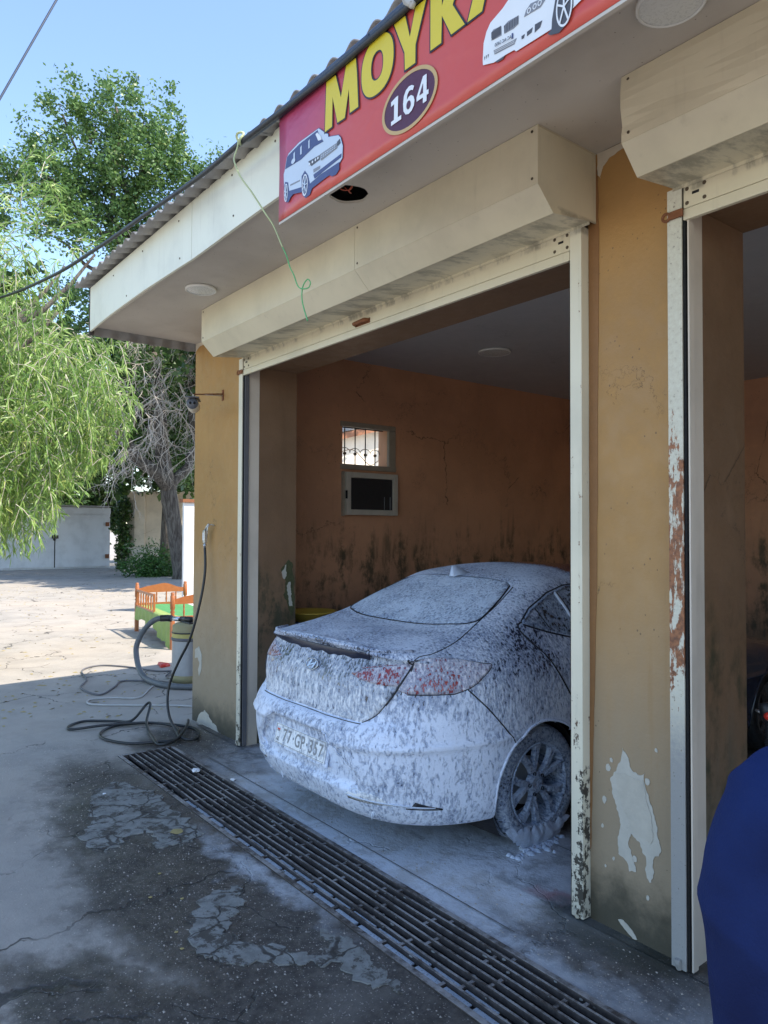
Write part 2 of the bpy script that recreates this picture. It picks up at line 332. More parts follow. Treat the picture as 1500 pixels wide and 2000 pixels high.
foam_mat('foam_lid', (.03, .033, .045), .06, (55, 55, 15), (.64, .67, .72))
foam_mat('foam_glass', (.012, .014, .018), .12, (80, 38, 38), (.55, .62, .72), .05)
foam_mat('foam_sideglass', (.010, .012, .016), -.02, (55, 34, 18), (.42, .48, .56), .05)
foam_mat('foam_red', (.24, .010, .010), -.08, (60, 60, 24), (.72, .66, .70))
foam_mat('foam_light', (.30, .035, .03), .07, (60, 60, 22), (.68, .66, .72))
foam_mat('foam_bumper', (.03, .034, .045), .20, (50, 50, 20), (.60, .66, .78))
foam_mat('foam_plate', (.40, .40, .37), .25, (40, 40, 14), (.70, .72, .74))
foam_mat('foam_tyre', (.022, .023, .026), -.06, (50, 50, 30), (.34, .39, .47), .7)
foam_mat('foam_rim', (.05, .055, .07), -.04, (45, 45, 18), (.40, .47, .58), .3)
simple('wheel_foam', (.46, .53, .65), .5, 0, .3, 60, .5); simple('thick_foam', (.55, .62, .74), .5, 0, .1, 30, .6); simple('gap_black', (.008, .009, .014), .5); simple('plate_ink', (.24, .25, .26), .6)
simple('gap_paint', (.012, .017, .040), .4, 0, .1); simple('chrome', (.5, .53, .58), .2, .8, .1); simple('well_black', (.006, .007, .012), .9)

# ------------------------------------------------------------------ mesh helpers
def link(name, me, mat=None, parent=None, smooth=False, bevel=0):
    if mat is not None:
        for q in (mat if isinstance(mat, (list, tuple)) else [mat]): me.materials.append(MAT[q] if isinstance(q, str) else q)
    if smooth: me.polygons.foreach_set('use_smooth', [True]*len(me.polygons))
    o = bpy.data.objects.new(name, me); COL.objects.link(o)
    if parent is not None: o.parent = parent
    if bevel:
        b = o.modifiers.new('bevel', 'BEVEL'); b.width = bevel; b.segments = 2; b.limit_method = 'ANGLE'; b.angle_limit = R(40)
    return o
def mesh(verts, faces):
    me = bpy.data.meshes.new('m'); me.from_pydata([tuple(v) for v in verts], [], [tuple(f) for f in faces]); me.update(); return me
class MB:
    def __init__(s): s.v = []; s.f = []
    def add(s, v, f):
        n = len(s.v); s.v += [tuple(q) for q in v]; s.f += [tuple(i+n for i in q) for q in f]; return s
    def box(s, x0, x1, y0, y1, z0, z1):
        v = [(x, y, z) for z in (z0, z1) for y in (y0, y1) for x in (x0, x1)]
        return s.add(v, [(0, 2, 3, 1), (4, 5, 7, 6), (0, 1, 5, 4), (2, 6, 7, 3), (0, 4, 6, 2), (1, 3, 7, 5)])
    def tube(s, pts, r, n=8, caps=True, smooth_pts=0):
        pts = [Vector(p) for p in pts]
        if smooth_pts: pts = spline(pts, smooth_pts)
        rr = r if isinstance(r, (list, tuple)) else [r]*len(pts)
        if len(rr) != len(pts): rr = [rr[0]+(rr[-1]-rr[0])*i/(len(pts)-1) for i in range(len(pts))]
        V = []; prev = None
        for i, p in enumerate(pts):
            d = (pts[min(i+1, len(pts)-1)]-pts[max(i-1, 0)])
            d = d.normalized() if d.length > 1e-9 else Vector((0, 0, 1))
            if prev is None:
                a = Vector((0, 0, 1)) if abs(d.z) < .9 else Vector((1, 0, 0)); prev = d.cross(a).normalized()
            prev = (prev-d*prev.dot(d)); prev = prev.normalized() if prev.length > 1e-6 else d.orthogonal().normalized()
            b = d.cross(prev)
            for k in range(n):
                a = 2*math.pi*k/n; V.append(p+prev*math.cos(a)*rr[i]+b*math.sin(a)*rr[i])
        Fs = [(i*n+k, i*n+(k+1) % n, (i+1)*n+(k+1) % n, (i+1)*n+k) for i in range(len(pts)-1) for k in range(n)]
        if caps: Fs += [tuple(range(n-1, -1, -1)), tuple((len(pts)-1)*n+k for k in range(n))]
        return s.add(V, Fs)
    def lathe(s, prof, n=24, M=Matrix.Identity(4), closed=False):
        V = [M@Vector((r*math.cos(2*math.pi*k/n), r*math.sin(2*math.pi*k/n), z)) for r, z in prof for k in range(n)]
        Fs = [(i*n+k, i*n+(k+1) % n, (i+1)*n+(k+1) % n, (i+1)*n+k) for i in range(len(prof)-1) for k in range(n)]
        return s.add(V, Fs)
    def prism(s, poly, fn, t0, t1):
        n = len(poly); V = [fn(a, b, t0) for a, b in poly]+[fn(a, b, t1) for a, b in poly]
        T = tessellate([[Vector((a, b, 0)) for a, b in poly]]) if n > 4 else None
        caps = ([(c_, b_, a_) for a_, b_, c_ in T]+[(a_+n, b_+n, c_+n) for a_, b_, c_ in T]) if T else [tuple(range(n-1, -1, -1)), tuple(range(n, 2*n))]
        s.add(V, caps+[(i, (i+1) % n, n+(i+1) % n, n+i) for i in range(n)]); return s
    def build(s, name, mat, parent=None, smooth=False, bevel=0):
        return link(name, mesh(s.v, s.f), mat, parent, smooth, bevel)
def box(name, mat, x0, x1, y0, y1, z0, z1, parent=None, bevel=0): return MB().box(x0, x1, y0, y1, z0, z1).build(name, mat, parent, False, bevel)
def spline(pts, n):
    out = []; P = [Vector(p) for p in pts]
    for i in range(len(P)-1):
        a, b, c, d = P[max(i-1, 0)], P[i], P[i+1], P[min(i+2, len(P)-1)]
        for k in range(n):
            u = k/n; out.append(.5*((2*b)+(c-a)*u+(2*a-5*b+4*c-d)*u*u+(3*b-a-3*c+d)*u**3))
    out.append(P[-1]); return out
def tube(name, mat, pts, r, n=8, parent=None, sm=0): return MB().tube(pts, r, n, True, sm).build(name, mat, parent, True)
def tag(o, label=None, cat=None, group=None, kind=None):
    if label: o['label'] = label
    if cat: o['category'] = cat
    if group: o['group'] = group
    if kind: o['kind'] = kind
    return o
def thing(name, label, cat, loc=(0, 0, 0), rz=0, group=None):
    o = bpy.data.objects.new(name, None); COL.objects.link(o); o.location = loc; o.rotation_euler = (0, 0, rz)
    o.empty_display_size = .1
    return tag(o, label, cat, group)
def struct(o): o['kind'] = 'structure'; return o
def np_mesh(V, F):   # F: (n,4) or (n,3)
    me = bpy.data.meshes.new('m'); V = np.asarray(V, 'f'); F = np.asarray(F, 'i'); n, k = F.shape
    me.vertices.add(len(V)); me.vertices.foreach_set('co', V.ravel())
    me.loops.add(n*k); me.loops.foreach_set('vertex_index', F.ravel())
    me.polygons.add(n); me.polygons.foreach_set('loop_start', np.arange(0, n*k, k, dtype='i')); me.polygons.foreach_set('loop_total', np.full(n, k, 'i'))
    me.update(calc_edges=True); return me
def baked(o, mods):
    for kind, kw in mods:
        q = o.modifiers.new('m', kind)
        for a, b in kw.items(): setattr(q, a, b)
    dg = bpy.context.evaluated_depsgraph_get(); dg.update()
    me = bpy.data.meshes.new_from_object(o.evaluated_get(dg)); old = o.data; o.modifiers.clear(); o.data = me; bpy.data.meshes.remove(old); return o

# ------------------------------------------------------------------ ground with the drain pit cut out
GX0, GX1, GY0, GY1 = -5.52, 1.6, -.87, -.445     # pit opening
xs = [-600, -60, -25, GX0, GX1, 30, 600]; ys = [-600, -40, -8, GY0, GY1, 20, 60, 600]
gm = MB(); V = [(x, y, 0) for y in ys for x in xs]; Fs = []
for j in range(len(ys)-1):
    for i in range(len(xs)-1):
        if xs[i] == GX0 and ys[j] == GY0: continue
        a = j*len(xs)+i; Fs.append((a, a+1, a+1+len(xs), a+len(xs)))
gm.add(V, Fs); struct(gm.build('ground', 'ground'))
pit = MB()
pit.add([(GX0, GY0, 0), (GX1, GY0, 0), (GX1, GY1, 0), (GX0, GY1, 0), (GX0, GY0, -.22), (GX1, GY0, -.22), (GX1, GY1, -.22), (GX0, GY1, -.22)],
        [(4, 5, 6, 7), (0, 1, 5, 4), (1, 2, 6, 5), (2, 3, 7, 6), (3, 0, 4, 7)])
struct(pit.build('drain_channel', 'pit_dark'))
struct(MB().add([(-5.96, -.05, .004), (2.9, -.05, .004), (2.9, 6.0, .004), (-5.96, 6.0, .004)], [(0, 1, 2, 3)]).build('bay_floor', 'bayfloor'))
for x0, x1, y0, y1 in ((-5.1, -2.1, -.352, -.346), (-5.9, 2.8, .470, .476), (-5.9, 2.8, 1.9, 1.906), (-2.95, -2.944, .478, 1.898), (-4.4, -4.394, .478, 1.898)):
    struct(MB().box(x0, x1, y0, y1, .0062, .0068).build('floor_joint', 'cord_grey'))
def ragged(pts, amp=.012, sub=9, seed=0):
    out = []; n = len(pts)
    for i in range(n):
        a, b = Vector((*pts[i], 0)), Vector((*pts[(i+1) % n], 0)); d = b-a; nn = Vector((-d.y, d.x, 0)).normalized()
        for k in range(sub):
            q = a+d*k/sub
            q += nn*(noise.noise(q*18+Vector((seed, 0, 0)))*amp*2+noise.noise(q*60)*amp)
            out.append((q.x, q.y))
    return out
def patch(name, mat, pts, z, th=.004, amp=.012, seed=0):
    return MB().prism(ragged(pts, amp, 9, seed), lambda a, b, t: (a, b, t), z-th, z).build(name, mat)
struct(patch('concrete_patch', 'patch', [(-4.89, -1.24), (-4.93, -1.03), (-4.60, -.93), (-4.2, -.95), (-3.84, -.955), (-3.74, -1.12), (-3.86, -1.22), (-3.98, -1.16), (-4.1, -1.2), (-3.98, -1.36), (-3.9, -1.45), (-4.19, -1.50), (-4.42, -1.37), (-4.6, -1.33)], .006, .006, .03))
struct(patch('concrete_patch', 'patch', [(-3.19, -1.10), (-3.17, -1.25), (-3.02, -1.38), (-2.78, -1.46), (-2.62, -1.38), (-2.45, -1.17), (-2.40, -1.08), (-2.52, -1.10), (-2.66, -1.24), (-2.83, -1.30), (-2.93, -1.24), (-3.0, -1.16), (-3.1, -1.08)], .006, .006, .025, 5))
struct(patch('concrete_patch', 'patch', [(-2.2, -1.05), (-2.45, -1.06), (-2.62, -.98), (-2.5, -.93), (-2.25, -.93), (-2.08, -.97)], .005, .005, .025, 9))

# ------------------------------------------------------------------ the building
XL, XI, YD = -6.18, -5.96, .44
bld = thing('car_wash_building', 'ochre painted car wash building with open bays and grey corrugated roof', 'building', (0, 0, 0))
lp = box('left_pillar', 'ochre', XL, -5.17, 0, .003, 0, 3.337, bld)   # painted face, the core behind
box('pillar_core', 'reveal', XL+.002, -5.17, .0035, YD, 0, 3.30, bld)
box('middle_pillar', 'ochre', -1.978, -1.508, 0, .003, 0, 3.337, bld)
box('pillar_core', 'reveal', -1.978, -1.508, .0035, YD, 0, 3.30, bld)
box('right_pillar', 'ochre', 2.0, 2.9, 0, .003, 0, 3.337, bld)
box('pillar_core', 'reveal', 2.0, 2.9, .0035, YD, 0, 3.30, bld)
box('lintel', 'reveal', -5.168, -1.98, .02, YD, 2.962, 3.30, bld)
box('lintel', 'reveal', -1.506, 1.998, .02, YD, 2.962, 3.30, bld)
# left side wall with the window hole
wy0, wy1, wz0, wz1 = 1.447, 2.068, 2.3375, 2.735
sw = MB()
sw.box(XL, XI, YD+.001, wy0, 0, 3.378); sw.box(XL, XI, wy1, 6.2, 0, 3.378); sw.box(XL, XI, wy0, wy1, 0, wz0); sw.box(XL, XI, wy0, wy1, wz1, 3.378)
sw.build('side_wall', 'terra', bld)
box('back_wall', 'terra', XI, 2.9, 5.55, 5.75, 0, 3.378, bld)
box('right_wall', 'terra', 2.9, 3.1, YD, 5.75, 0, 3.378, bld)
box('ceiling', 'ceil', XI, 2.9, YD+.001, 5.55, 3.378, 3.42, bld)
# cream strips on the reveals
for x0, x1 in ((-5.1699, -5.167), (-1.5079, -1.505)): box('painted_strip', 'cream_strip', x0, x1, .001, .095, 0, 2.96, bld)
# plaster and smear marks on the pillars
def decal(name, mat, pts, y=-.0025, th=.002, amp=.004, sub=7, seed=0):
    return MB().prism([(a, b) for a, b in ragged(pts, amp, sub, seed)], lambda a, b, t: (a, t, b), y, y+th).build(name, mat, bld)
pl_ = decal('bare_plaster', 'plaster_bare', [(-1.815, .775), (-1.79, .735), (-1.772, .70), (-1.735, .68), (-1.712, .695), (-1.715, .66), (-1.70, .61), (-1.675, .55), (-1.655, .48), (-1.642, .43), (-1.652, .385), (-1.668, .375), (-1.678, .30), (-1.688, .265), (-1.70, .28), (-1.712, .36), (-1.74, .41), (-1.775, .43), (-1.79, .385), (-1.775, .36), (-1.762, .32), (-1.755, .285), (-1.785, .275), (-1.80, .31), (-1.835, .33), (-1.838, .40), (-1.825, .455), (-1.845, .52), (-1.865, .57), (-1.87, .63), (-1.855, .66), (-1.83, .69)], sub=14, amp=.0055)
decal('old_plaster', 'plaster_old', [(-1.85, .665), (-1.80, .67), (-1.755, .655), (-1.72, .665), (-1.705, .60), (-1.685, .53), (-1.67, .46), (-1.685, .42), (-1.73, .435), (-1.775, .46), (-1.81, .52), (-1.835, .58)], -.0047, .002)
for cx, cz, r_ in ((-1.905, .535, .012), (-1.70, .665, .011), (-1.885, .675, .012), (-1.975+.06, .42, .006), (-1.86, .30, .006), (-1.70, .20, .007), (-1.76, .335, .01), (-1.90, .255, .005), (-1.66, .80, .006), (-1.87, .71, .008)):
    decal('plaster_chip', 'plaster_bare', [(cx+r_*math.cos(a)*(.8+.4*random.random()), cz+r_*1.3*math.sin(a)*(.8+.5*random.random())) for a in [k*math.pi/4 for k in range(8)]], sub=2, amp=.001)
decal('bare_plaster', 'plaster_old', [(-6.13, .62), (-6.05, .66), (-5.99, .60), (-5.99, .47), (-6.04, .40), (-6.06, .46), (-6.03, .52), (-6.07, .56), (-6.13, .55)])
decal('bare_plaster', 'plaster_old', [(-6.0, .10), (-5.9, .14), (-5.8, .08), (-5.7, .05), (-5.6, .0), (-6.1, .0)], amp=.012)
decal('bare_plaster', 'plaster_old', [(-1.84, .055), (-1.815, .062), (-1.77, .035), (-1.745, .01), (-1.77, .004), (-1.80, .03)], amp=.004)
def jamb(name, mat, pts, lay, seed=0):
    return MB().prism(ragged(pts, .006, 9, seed), lambda a, b_, t_: (t_, a, b_), -5.1698+.0012*lay, -5.1686+.0012*lay).build(name, mat, bld)
jamb('moss', 'moss', [(.30, 1.36), (.37, 1.44), (.41, 1.40), (.425, 1.22), (.43, 1.02), (.40, .98), (.36, 1.08), (.33, 1.16), (.35, 1.26)], 1, 3)
jamb('peeled_paint', 'plaster_old', [(.31, 1.34), (.345, 1.40), (.36, 1.33), (.33, 1.28)], 2, 4); jamb('peeled_paint', 'plaster_old', [(.36, 1.22), (.385, 1.26), (.40, 1.16), (.41, 1.06), (.385, 1.06), (.37, 1.14)], 2, 5)
# brown mastic smear beside the shutter box, light plaster above
decal('brown_smear', 'brown_smear', [(-1.972, 3.23), (-1.945, 3.27), (-1.925, 3.26), (-1.922, 2.8), (-1.931, 2.2), (-1.937, 1.5), (-1.955, .9), (-1.972, .35), (-1.9765, .3), (-1.976, 2.0)], amp=.002)
decal('light_plaster', 'light_plaster', [(-1.93, 3.336), (-1.54, 3.336), (-1.54, 3.325), (-1.80, 3.305), (-1.865, 3.292), (-1.90, 3.27), (-1.915, 3.22), (-1.93, 3.25)], amp=.004)
decal('light_plaster', 'light_plaster', [(-6.178, 3.336), (-5.30, 3.336), (-5.5, 3.30), (-6.10, 3.305), (-6.178, 3.27)], amp=.004)

# soffit with the lamp hole
hx, hy, hr = -2.93, -.63, .098
sf = bmesh.new(); N = 40
outer = [(-6.17, -.90), (2.9, -.90), (2.9, -.002), (-6.17, -.002)]
def soffit_mesh():
    m_ = MB(); ring = [(hx+hr*(1+.03*math.sin(5*a))*math.cos(a), hy+hr*(1+.03*math.cos(7*a))*math.sin(a)) for a in [2*math.pi*k/N for k in range(N)]]
    sq = []
    for k in range(N):
        a = 2*math.pi*k/N; c, s = math.cos(a), math.sin(a); q = .2/max(abs(c), abs(s)); sq.append((hx+q*c, hy+q*s))
    z0 = 3.337
    V = [(x, y, z0) for x, y in ring]+[(x, y, z0) for x, y in sq]+[(x, y, z0+.012) for x, y in ring]
    m_.add(V, [(k, (k+1) % N, N+(k+1) % N, N+k) for k in range(N)]+[(k, (k+1) % N, 2*N+(k+1) % N, 2*N+k) for k in range(N)])
    X = [-6.17, hx-.2, hx+.2, 2.9]; Y = [-.90, hy-.2, hy+.2, -.002]
    for i in range(3):
        for j in range(3):
            if i == 1 and j == 1: continue
            m_.add([(X[i], Y[j], z0), (X[i+1], Y[j], z0), (X[i+1], Y[j+1], z0), (X[i], Y[j+1], z0)], [(0, 1, 2, 3)])
    return m_
soffit_mesh().build('soffit', 'soffit', bld)
box('soffit_cavity', 'pit_dark', -6.15, 2.88, -.89, -.01, 3.60, 3.61, bld)
for pts in ([(hx-.06, hy+.02, 3.40), (hx-.02, hy+.03, 3.36), (hx+.02, hy-.01, 3.35), (hx+.06, hy+.03, 3.42)], [(hx-.05, hy-.03, 3.42), (hx, hy-.045, 3.35), (hx+.03, hy, 3.36), (hx+.07, hy-.02, 3.45)]):
    tube('wire', 'wire_red', pts, .0025, 6, bld, 5)
# fascia: slightly uneven bottom edge, in two boards
def fascia_board(x0, x1, name, sag):
    n = 24; V = []
    for i in range(n+1):
        x = x0+(x1-x0)*i/n; zb = 3.300+.022*math.sin((x-x0)/(x1-x0)*math.pi)*sag+.004*noise.noise(Vector((x*2, 0, 0)))
        for y in (-.918, -.902): V += [(x, y, zb), (x, y, 3.655)]
    Fs = []
    for i in range(n):
        a, b = i*4, i*4+4
        Fs += [(a, b, b+1, a+1), (a+2, a+3, b+3, b+2), (a, a+2, b+2, b), (a+1, b+1, b+3, a+3)]
    Fs += [(0, 1, 3, 2), (n*4, n*4+2, n*4+3, n*4+1)]
    MB().add(V, Fs).build(name, 'fascia', bld)
fascia_board(-6.18, -4.155, 'fascia_board', 1); fascia_board(-4.15, -2.4, 'fascia_board', .5); fascia_board(-2.396, 3.0, 'fascia_board', .3)
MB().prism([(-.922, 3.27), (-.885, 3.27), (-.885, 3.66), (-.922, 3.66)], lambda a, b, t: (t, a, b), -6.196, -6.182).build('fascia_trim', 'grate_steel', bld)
box('fascia_trim', 'soffit', -6.175, 3.0, -.899, -.885, 3.318, 3.334, bld)
for x, z in ((-4.98, 3.60), (-4.35, 3.60), (-4.33, 3.36), (-3.62, 3.61), (-3.6, 3.38), (-5.6, 3.6), (-3.15, 3.6), (-5.3, 3.37)):
    MB().lathe([(0, 0), (.006, 0), (.006, .003), (0, .004)], 8, Matrix.Translation((x, -.918, z))@Matrix.Rotation(R(90), 4, 'X')).build('screw', 'screw', bld)
# corrugated roof and side sheet
pitch_ = .148; A_ = .018
def corr(fn, s0, s1, t0, t1, th=.007):
    n = int((s1-s0)/pitch_*10); V = []; Fs = []
    for i in range(n+1):
        s = s0+(s1-s0)*i/n; h = A_*math.cos(2*math.pi*s/pitch_)
        for tt in (t0, t1):
            for d in (0, th): V.append(fn(s, tt, h+d))
    for i in range(n):
        a, b = 4*i, 4*i+4
        Fs += [(a, b, b+2, a+2), (a+1, a+3, b+3, b+1), (a, a+1, b+1, b), (a+2, b+2, b+3, a+3)]
    Fs += [(0, 2, 3, 1), (4*n, 4*n+1, 4*n+3, 4*n+2)]
    m_ = MB(); m_.add(V, Fs); return m_
def roofz(t_): return .25*(t_+1.02) if t_ < -.85 else .0425+.12*(t_+.85)
TR = [-1.02, -.85, 6.5]
xx = -6.28
while xx < 3.1:     # sheets, each one lapping its neighbour
    x1 = min(xx+1.036, 3.2)
    k = random.uniform(-.004, .004)
    corr(lambda s, t_, h, k=k: (s, t_, 3.624+k+h+roofz(t_)+.0115*(-s-2.2)), xx, x1, -1.02+random.uniform(-.012, .012), -.85).build('roof_sheet', 'corrugated', bld, True)
    corr(lambda s, t_, h, k=k: (s, t_, 3.624+k+h+roofz(t_)+.0115*(-s-2.2)), xx, x1, -.85, 6.5).build('roof_sheet', 'corrugated', bld, True); xx = x1-.001
corr(lambda s, t_, h: (-6.215+h*.6, s, t_), -.9, 6.3, 3.275, 3.62).build('side_sheet', 'corrugated', bld, True)
box('wall_plate', 'bark', -6.1, 2.9, -.87, -.84, 3.612, 3.65, bld)
# interior steel etc: ceiling lamp is a thing of its own below

# ------------------------------------------------------------------ roller shutters
def shutter(x0, x1, rail_l, rail_r, label, creased, handle_x=None, seam=None):
    s = thing('roller_shutter', label, 'roller shutter', ((x0+x1)/2, 0, 3))
    off = Vector((-(x0+x1)/2, 0, -3))
    def bl(mb, name, mat, par=s, bev=0, smooth=False):
        mb.v = [tuple(Vector(v)+off) for v in mb.v]; return mb.build(name, mat, par, smooth, bev)
    # housing panels, profile in (y,z): front face, bevel, underside, back lip
    prof = [(-.003, 3.334), (-.392, 3.334), (-.392, 3.092), (-.295, 2.997), (-.052, 3.027), (-.052, 3.012)]
    th = .004
    cuts = [x0]+([seam] if seam else [])+[x1]
    for a, b in zip(cuts[:-1], cuts[1:]):
        m_ = MB(); n = 14 if creased else 2
        for k in range(len(prof)-1):
            (ya, za), (yb, zb) = prof[k], prof[k+1]; V = []
            nn = 8 if creased else 2
            for i in range(n+1):
                for j in range(nn+1):
                    x = a+.001+(b-a-.002)*i/n; u = j/nn; y = ya+(yb-ya)*u; z = za+(zb-za)*u
                    if creased and k == 1 and 0 < u < 1: y += .012*noise.noise(Vector((x*5, z*9, 1)))-.012*abs(noise.noise(Vector((x*3+z*6, z*5, 3))))
                    V.append((x, y, z))
            m_.add(V, [(i*(nn+1)+j, (i+1)*(nn+1)+j, (i+1)*(nn+1)+j+1, i*(nn+1)+j+1) for i in range(n) for j in range(nn)])
        o = bl(m_, 'housing_panel', 'cream_metal'); q = o.modifiers.new('s', 'SOLIDIFY'); q.thickness = .003; q.offset = 0
    for x, d in ((x0, 1), (x1, -1)):
        P = prof[:5]+[(-.003, 3.027)]
        m_ = MB().prism([(y+.004 if y < -.1 else y, z-.003 if z > 3.3 else z) for y, z in P], lambda a, b, t: (t, a, b), x+d*.003, x+d*.007); bl(m_, 'end_cap', 'cream_metal')
    # slats
    xa, xb = rail_l+.005, rail_r-.005
    bl(MB().box(xa, xb, -.046, -.030, 2.932, 3.03), 'slat', 'cream_metal', bev=.002)
    sl2 = bl(MB().box(xa, xb, -.050, -.028, 2.886, 2.929), 'bottom_slat', 'cream_metal', bev=.003)
    bl(MB().box(xa, xb, -.040, -.032, 2.927, 2.934), 'slat_joint', 'black_slot')
    for x in (xa+.05, xb-.05):
        bl(MB().box(x-.014, x+.014, -.0475, -.0455, 2.977, 2.987), 'slot', 'black_slot')
        for dx in (-.035, .035):
            for z in (2.95, 3.005):
                bl(MB().lathe([(0, .003), (.007, .002), (.008, 0)], 10, Matrix.Translation((x+dx, -.046, z))@Matrix.Rotation(R(90), 4, 'X')), 'rivet', 'screw')
    if handle_x:
        h = bl(MB().tube([(handle_x-.065, -.048, 2.95), (handle_x-.055, -.075, 2.95), (handle_x+.055, -.075, 2.955), (handle_x+.065, -.048, 2.955)], .012, 8), 'handle', 'rust', smooth=True)
        bl(MB().box(handle_x-.075, handle_x+.075, -.049, -.046, 2.938, 2.968), 'handle_plate', 'rust')
    lx = xa-.03
    bl(MB().lathe([(.010, -.003), (.020, -.003), (.020, .003), (.010, .003), (.010, -.003)], 16, Matrix.Translation((lx-.035, -.06, 2.915))@Matrix.Rotation(R(90), 4, 'X')), 'latch_ring', 'rust', smooth=True)
    bl(MB().box(lx-.018, lx+.035, -.064, -.056, 2.90, 2.93), 'latch', 'rust')
    # guide rails (U channels)
    def rail(x, side, mat, zt):
        m_ = MB(); m_.box(x-.03, x+.03, -.052, -.046, .012, zt); m_.box(x-.03, x+.03, -.006, -.0005, .012, zt)
        a = -.03 if side < 0 else .024
        m_.box(x+a, x+a+.006, -.0455, -.0065, .012, zt); o = bl(m_, 'guide_rail', mat)
        b0 = x+.03 if side < 0 else x-.03
        g_ = MB().box(min(b0, b0+.010*(-side)), max(b0, b0+.010*(-side)), -.044, -.010, .012, zt); bl(g_, 'rail_brush', 'black_slot')
        if side < 0: bl(MB().box(x+.0455, x+.052, -.038, -.002, .012, zt), 'inner_channel', 'cream_strip' if creased else 'cord_grey')
        bl(MB().tube([(x, -.05, .012), (x-.03*side*0, -.06, .035), (x, -.06, .05)], .012, 6), 'rail_foot', mat)
        return o
    rail(rail_l-.03, -1, 'rusty_rail' if creased else 'cream_rail', 3.02); rail(rail_r+.03, 1, 'cream_rail', 3.02)
    for x in ([x0+.03, x1-.03]+([seam+.025] if seam else [])):
        for z in (3.315, 3.12):
            bl(MB().lathe([(0, .003), (.006, .002), (.006, 0)], 8, Matrix.Translation((x, -.394, z))@Matrix.Rotation(R(90), 4, 'X')), 'screw', 'screw')
    return s
shutter(-5.178, -1.933, -5.174, -2.038, 'cream roller shutter rolled up over the bay with the foamy car', False, -3.6, -3.205)
shutter(-1.545, 2.15, -1.508, 2.0, 'cream roller shutter with creased housing above the right hand bay', True, 0.3, .6)

# ------------------------------------------------------------------ lamps
def lamp(label, x, y, z, r):
    l = thing('ceiling_lamp', label, 'ceiling lamp', (x, y, z))
    MB().lathe([(r*.93, 0), (r, -.002), (r, -.016), (r*.93, -.02), (r*.9, -.016)], 40).build('lamp_ring', 'lamp_white', l, True)
    MB().lathe([(r*.91, -.015), (r*.6, -.021), (0, -.023)], 40).build('diffuser', 'lamp_diffuser', l, True)
lamp('round white flush lamp at the left end of the overhang soffit', -4.71, -.61, 3.336, .105)
lamp('round white flush lamp under the overhang above the right bay', -1.22, -.61, 3.336, .105)
lamp('round white lamp on the grey ceiling inside the bay', -4.79, 2.38, 3.377, .155)

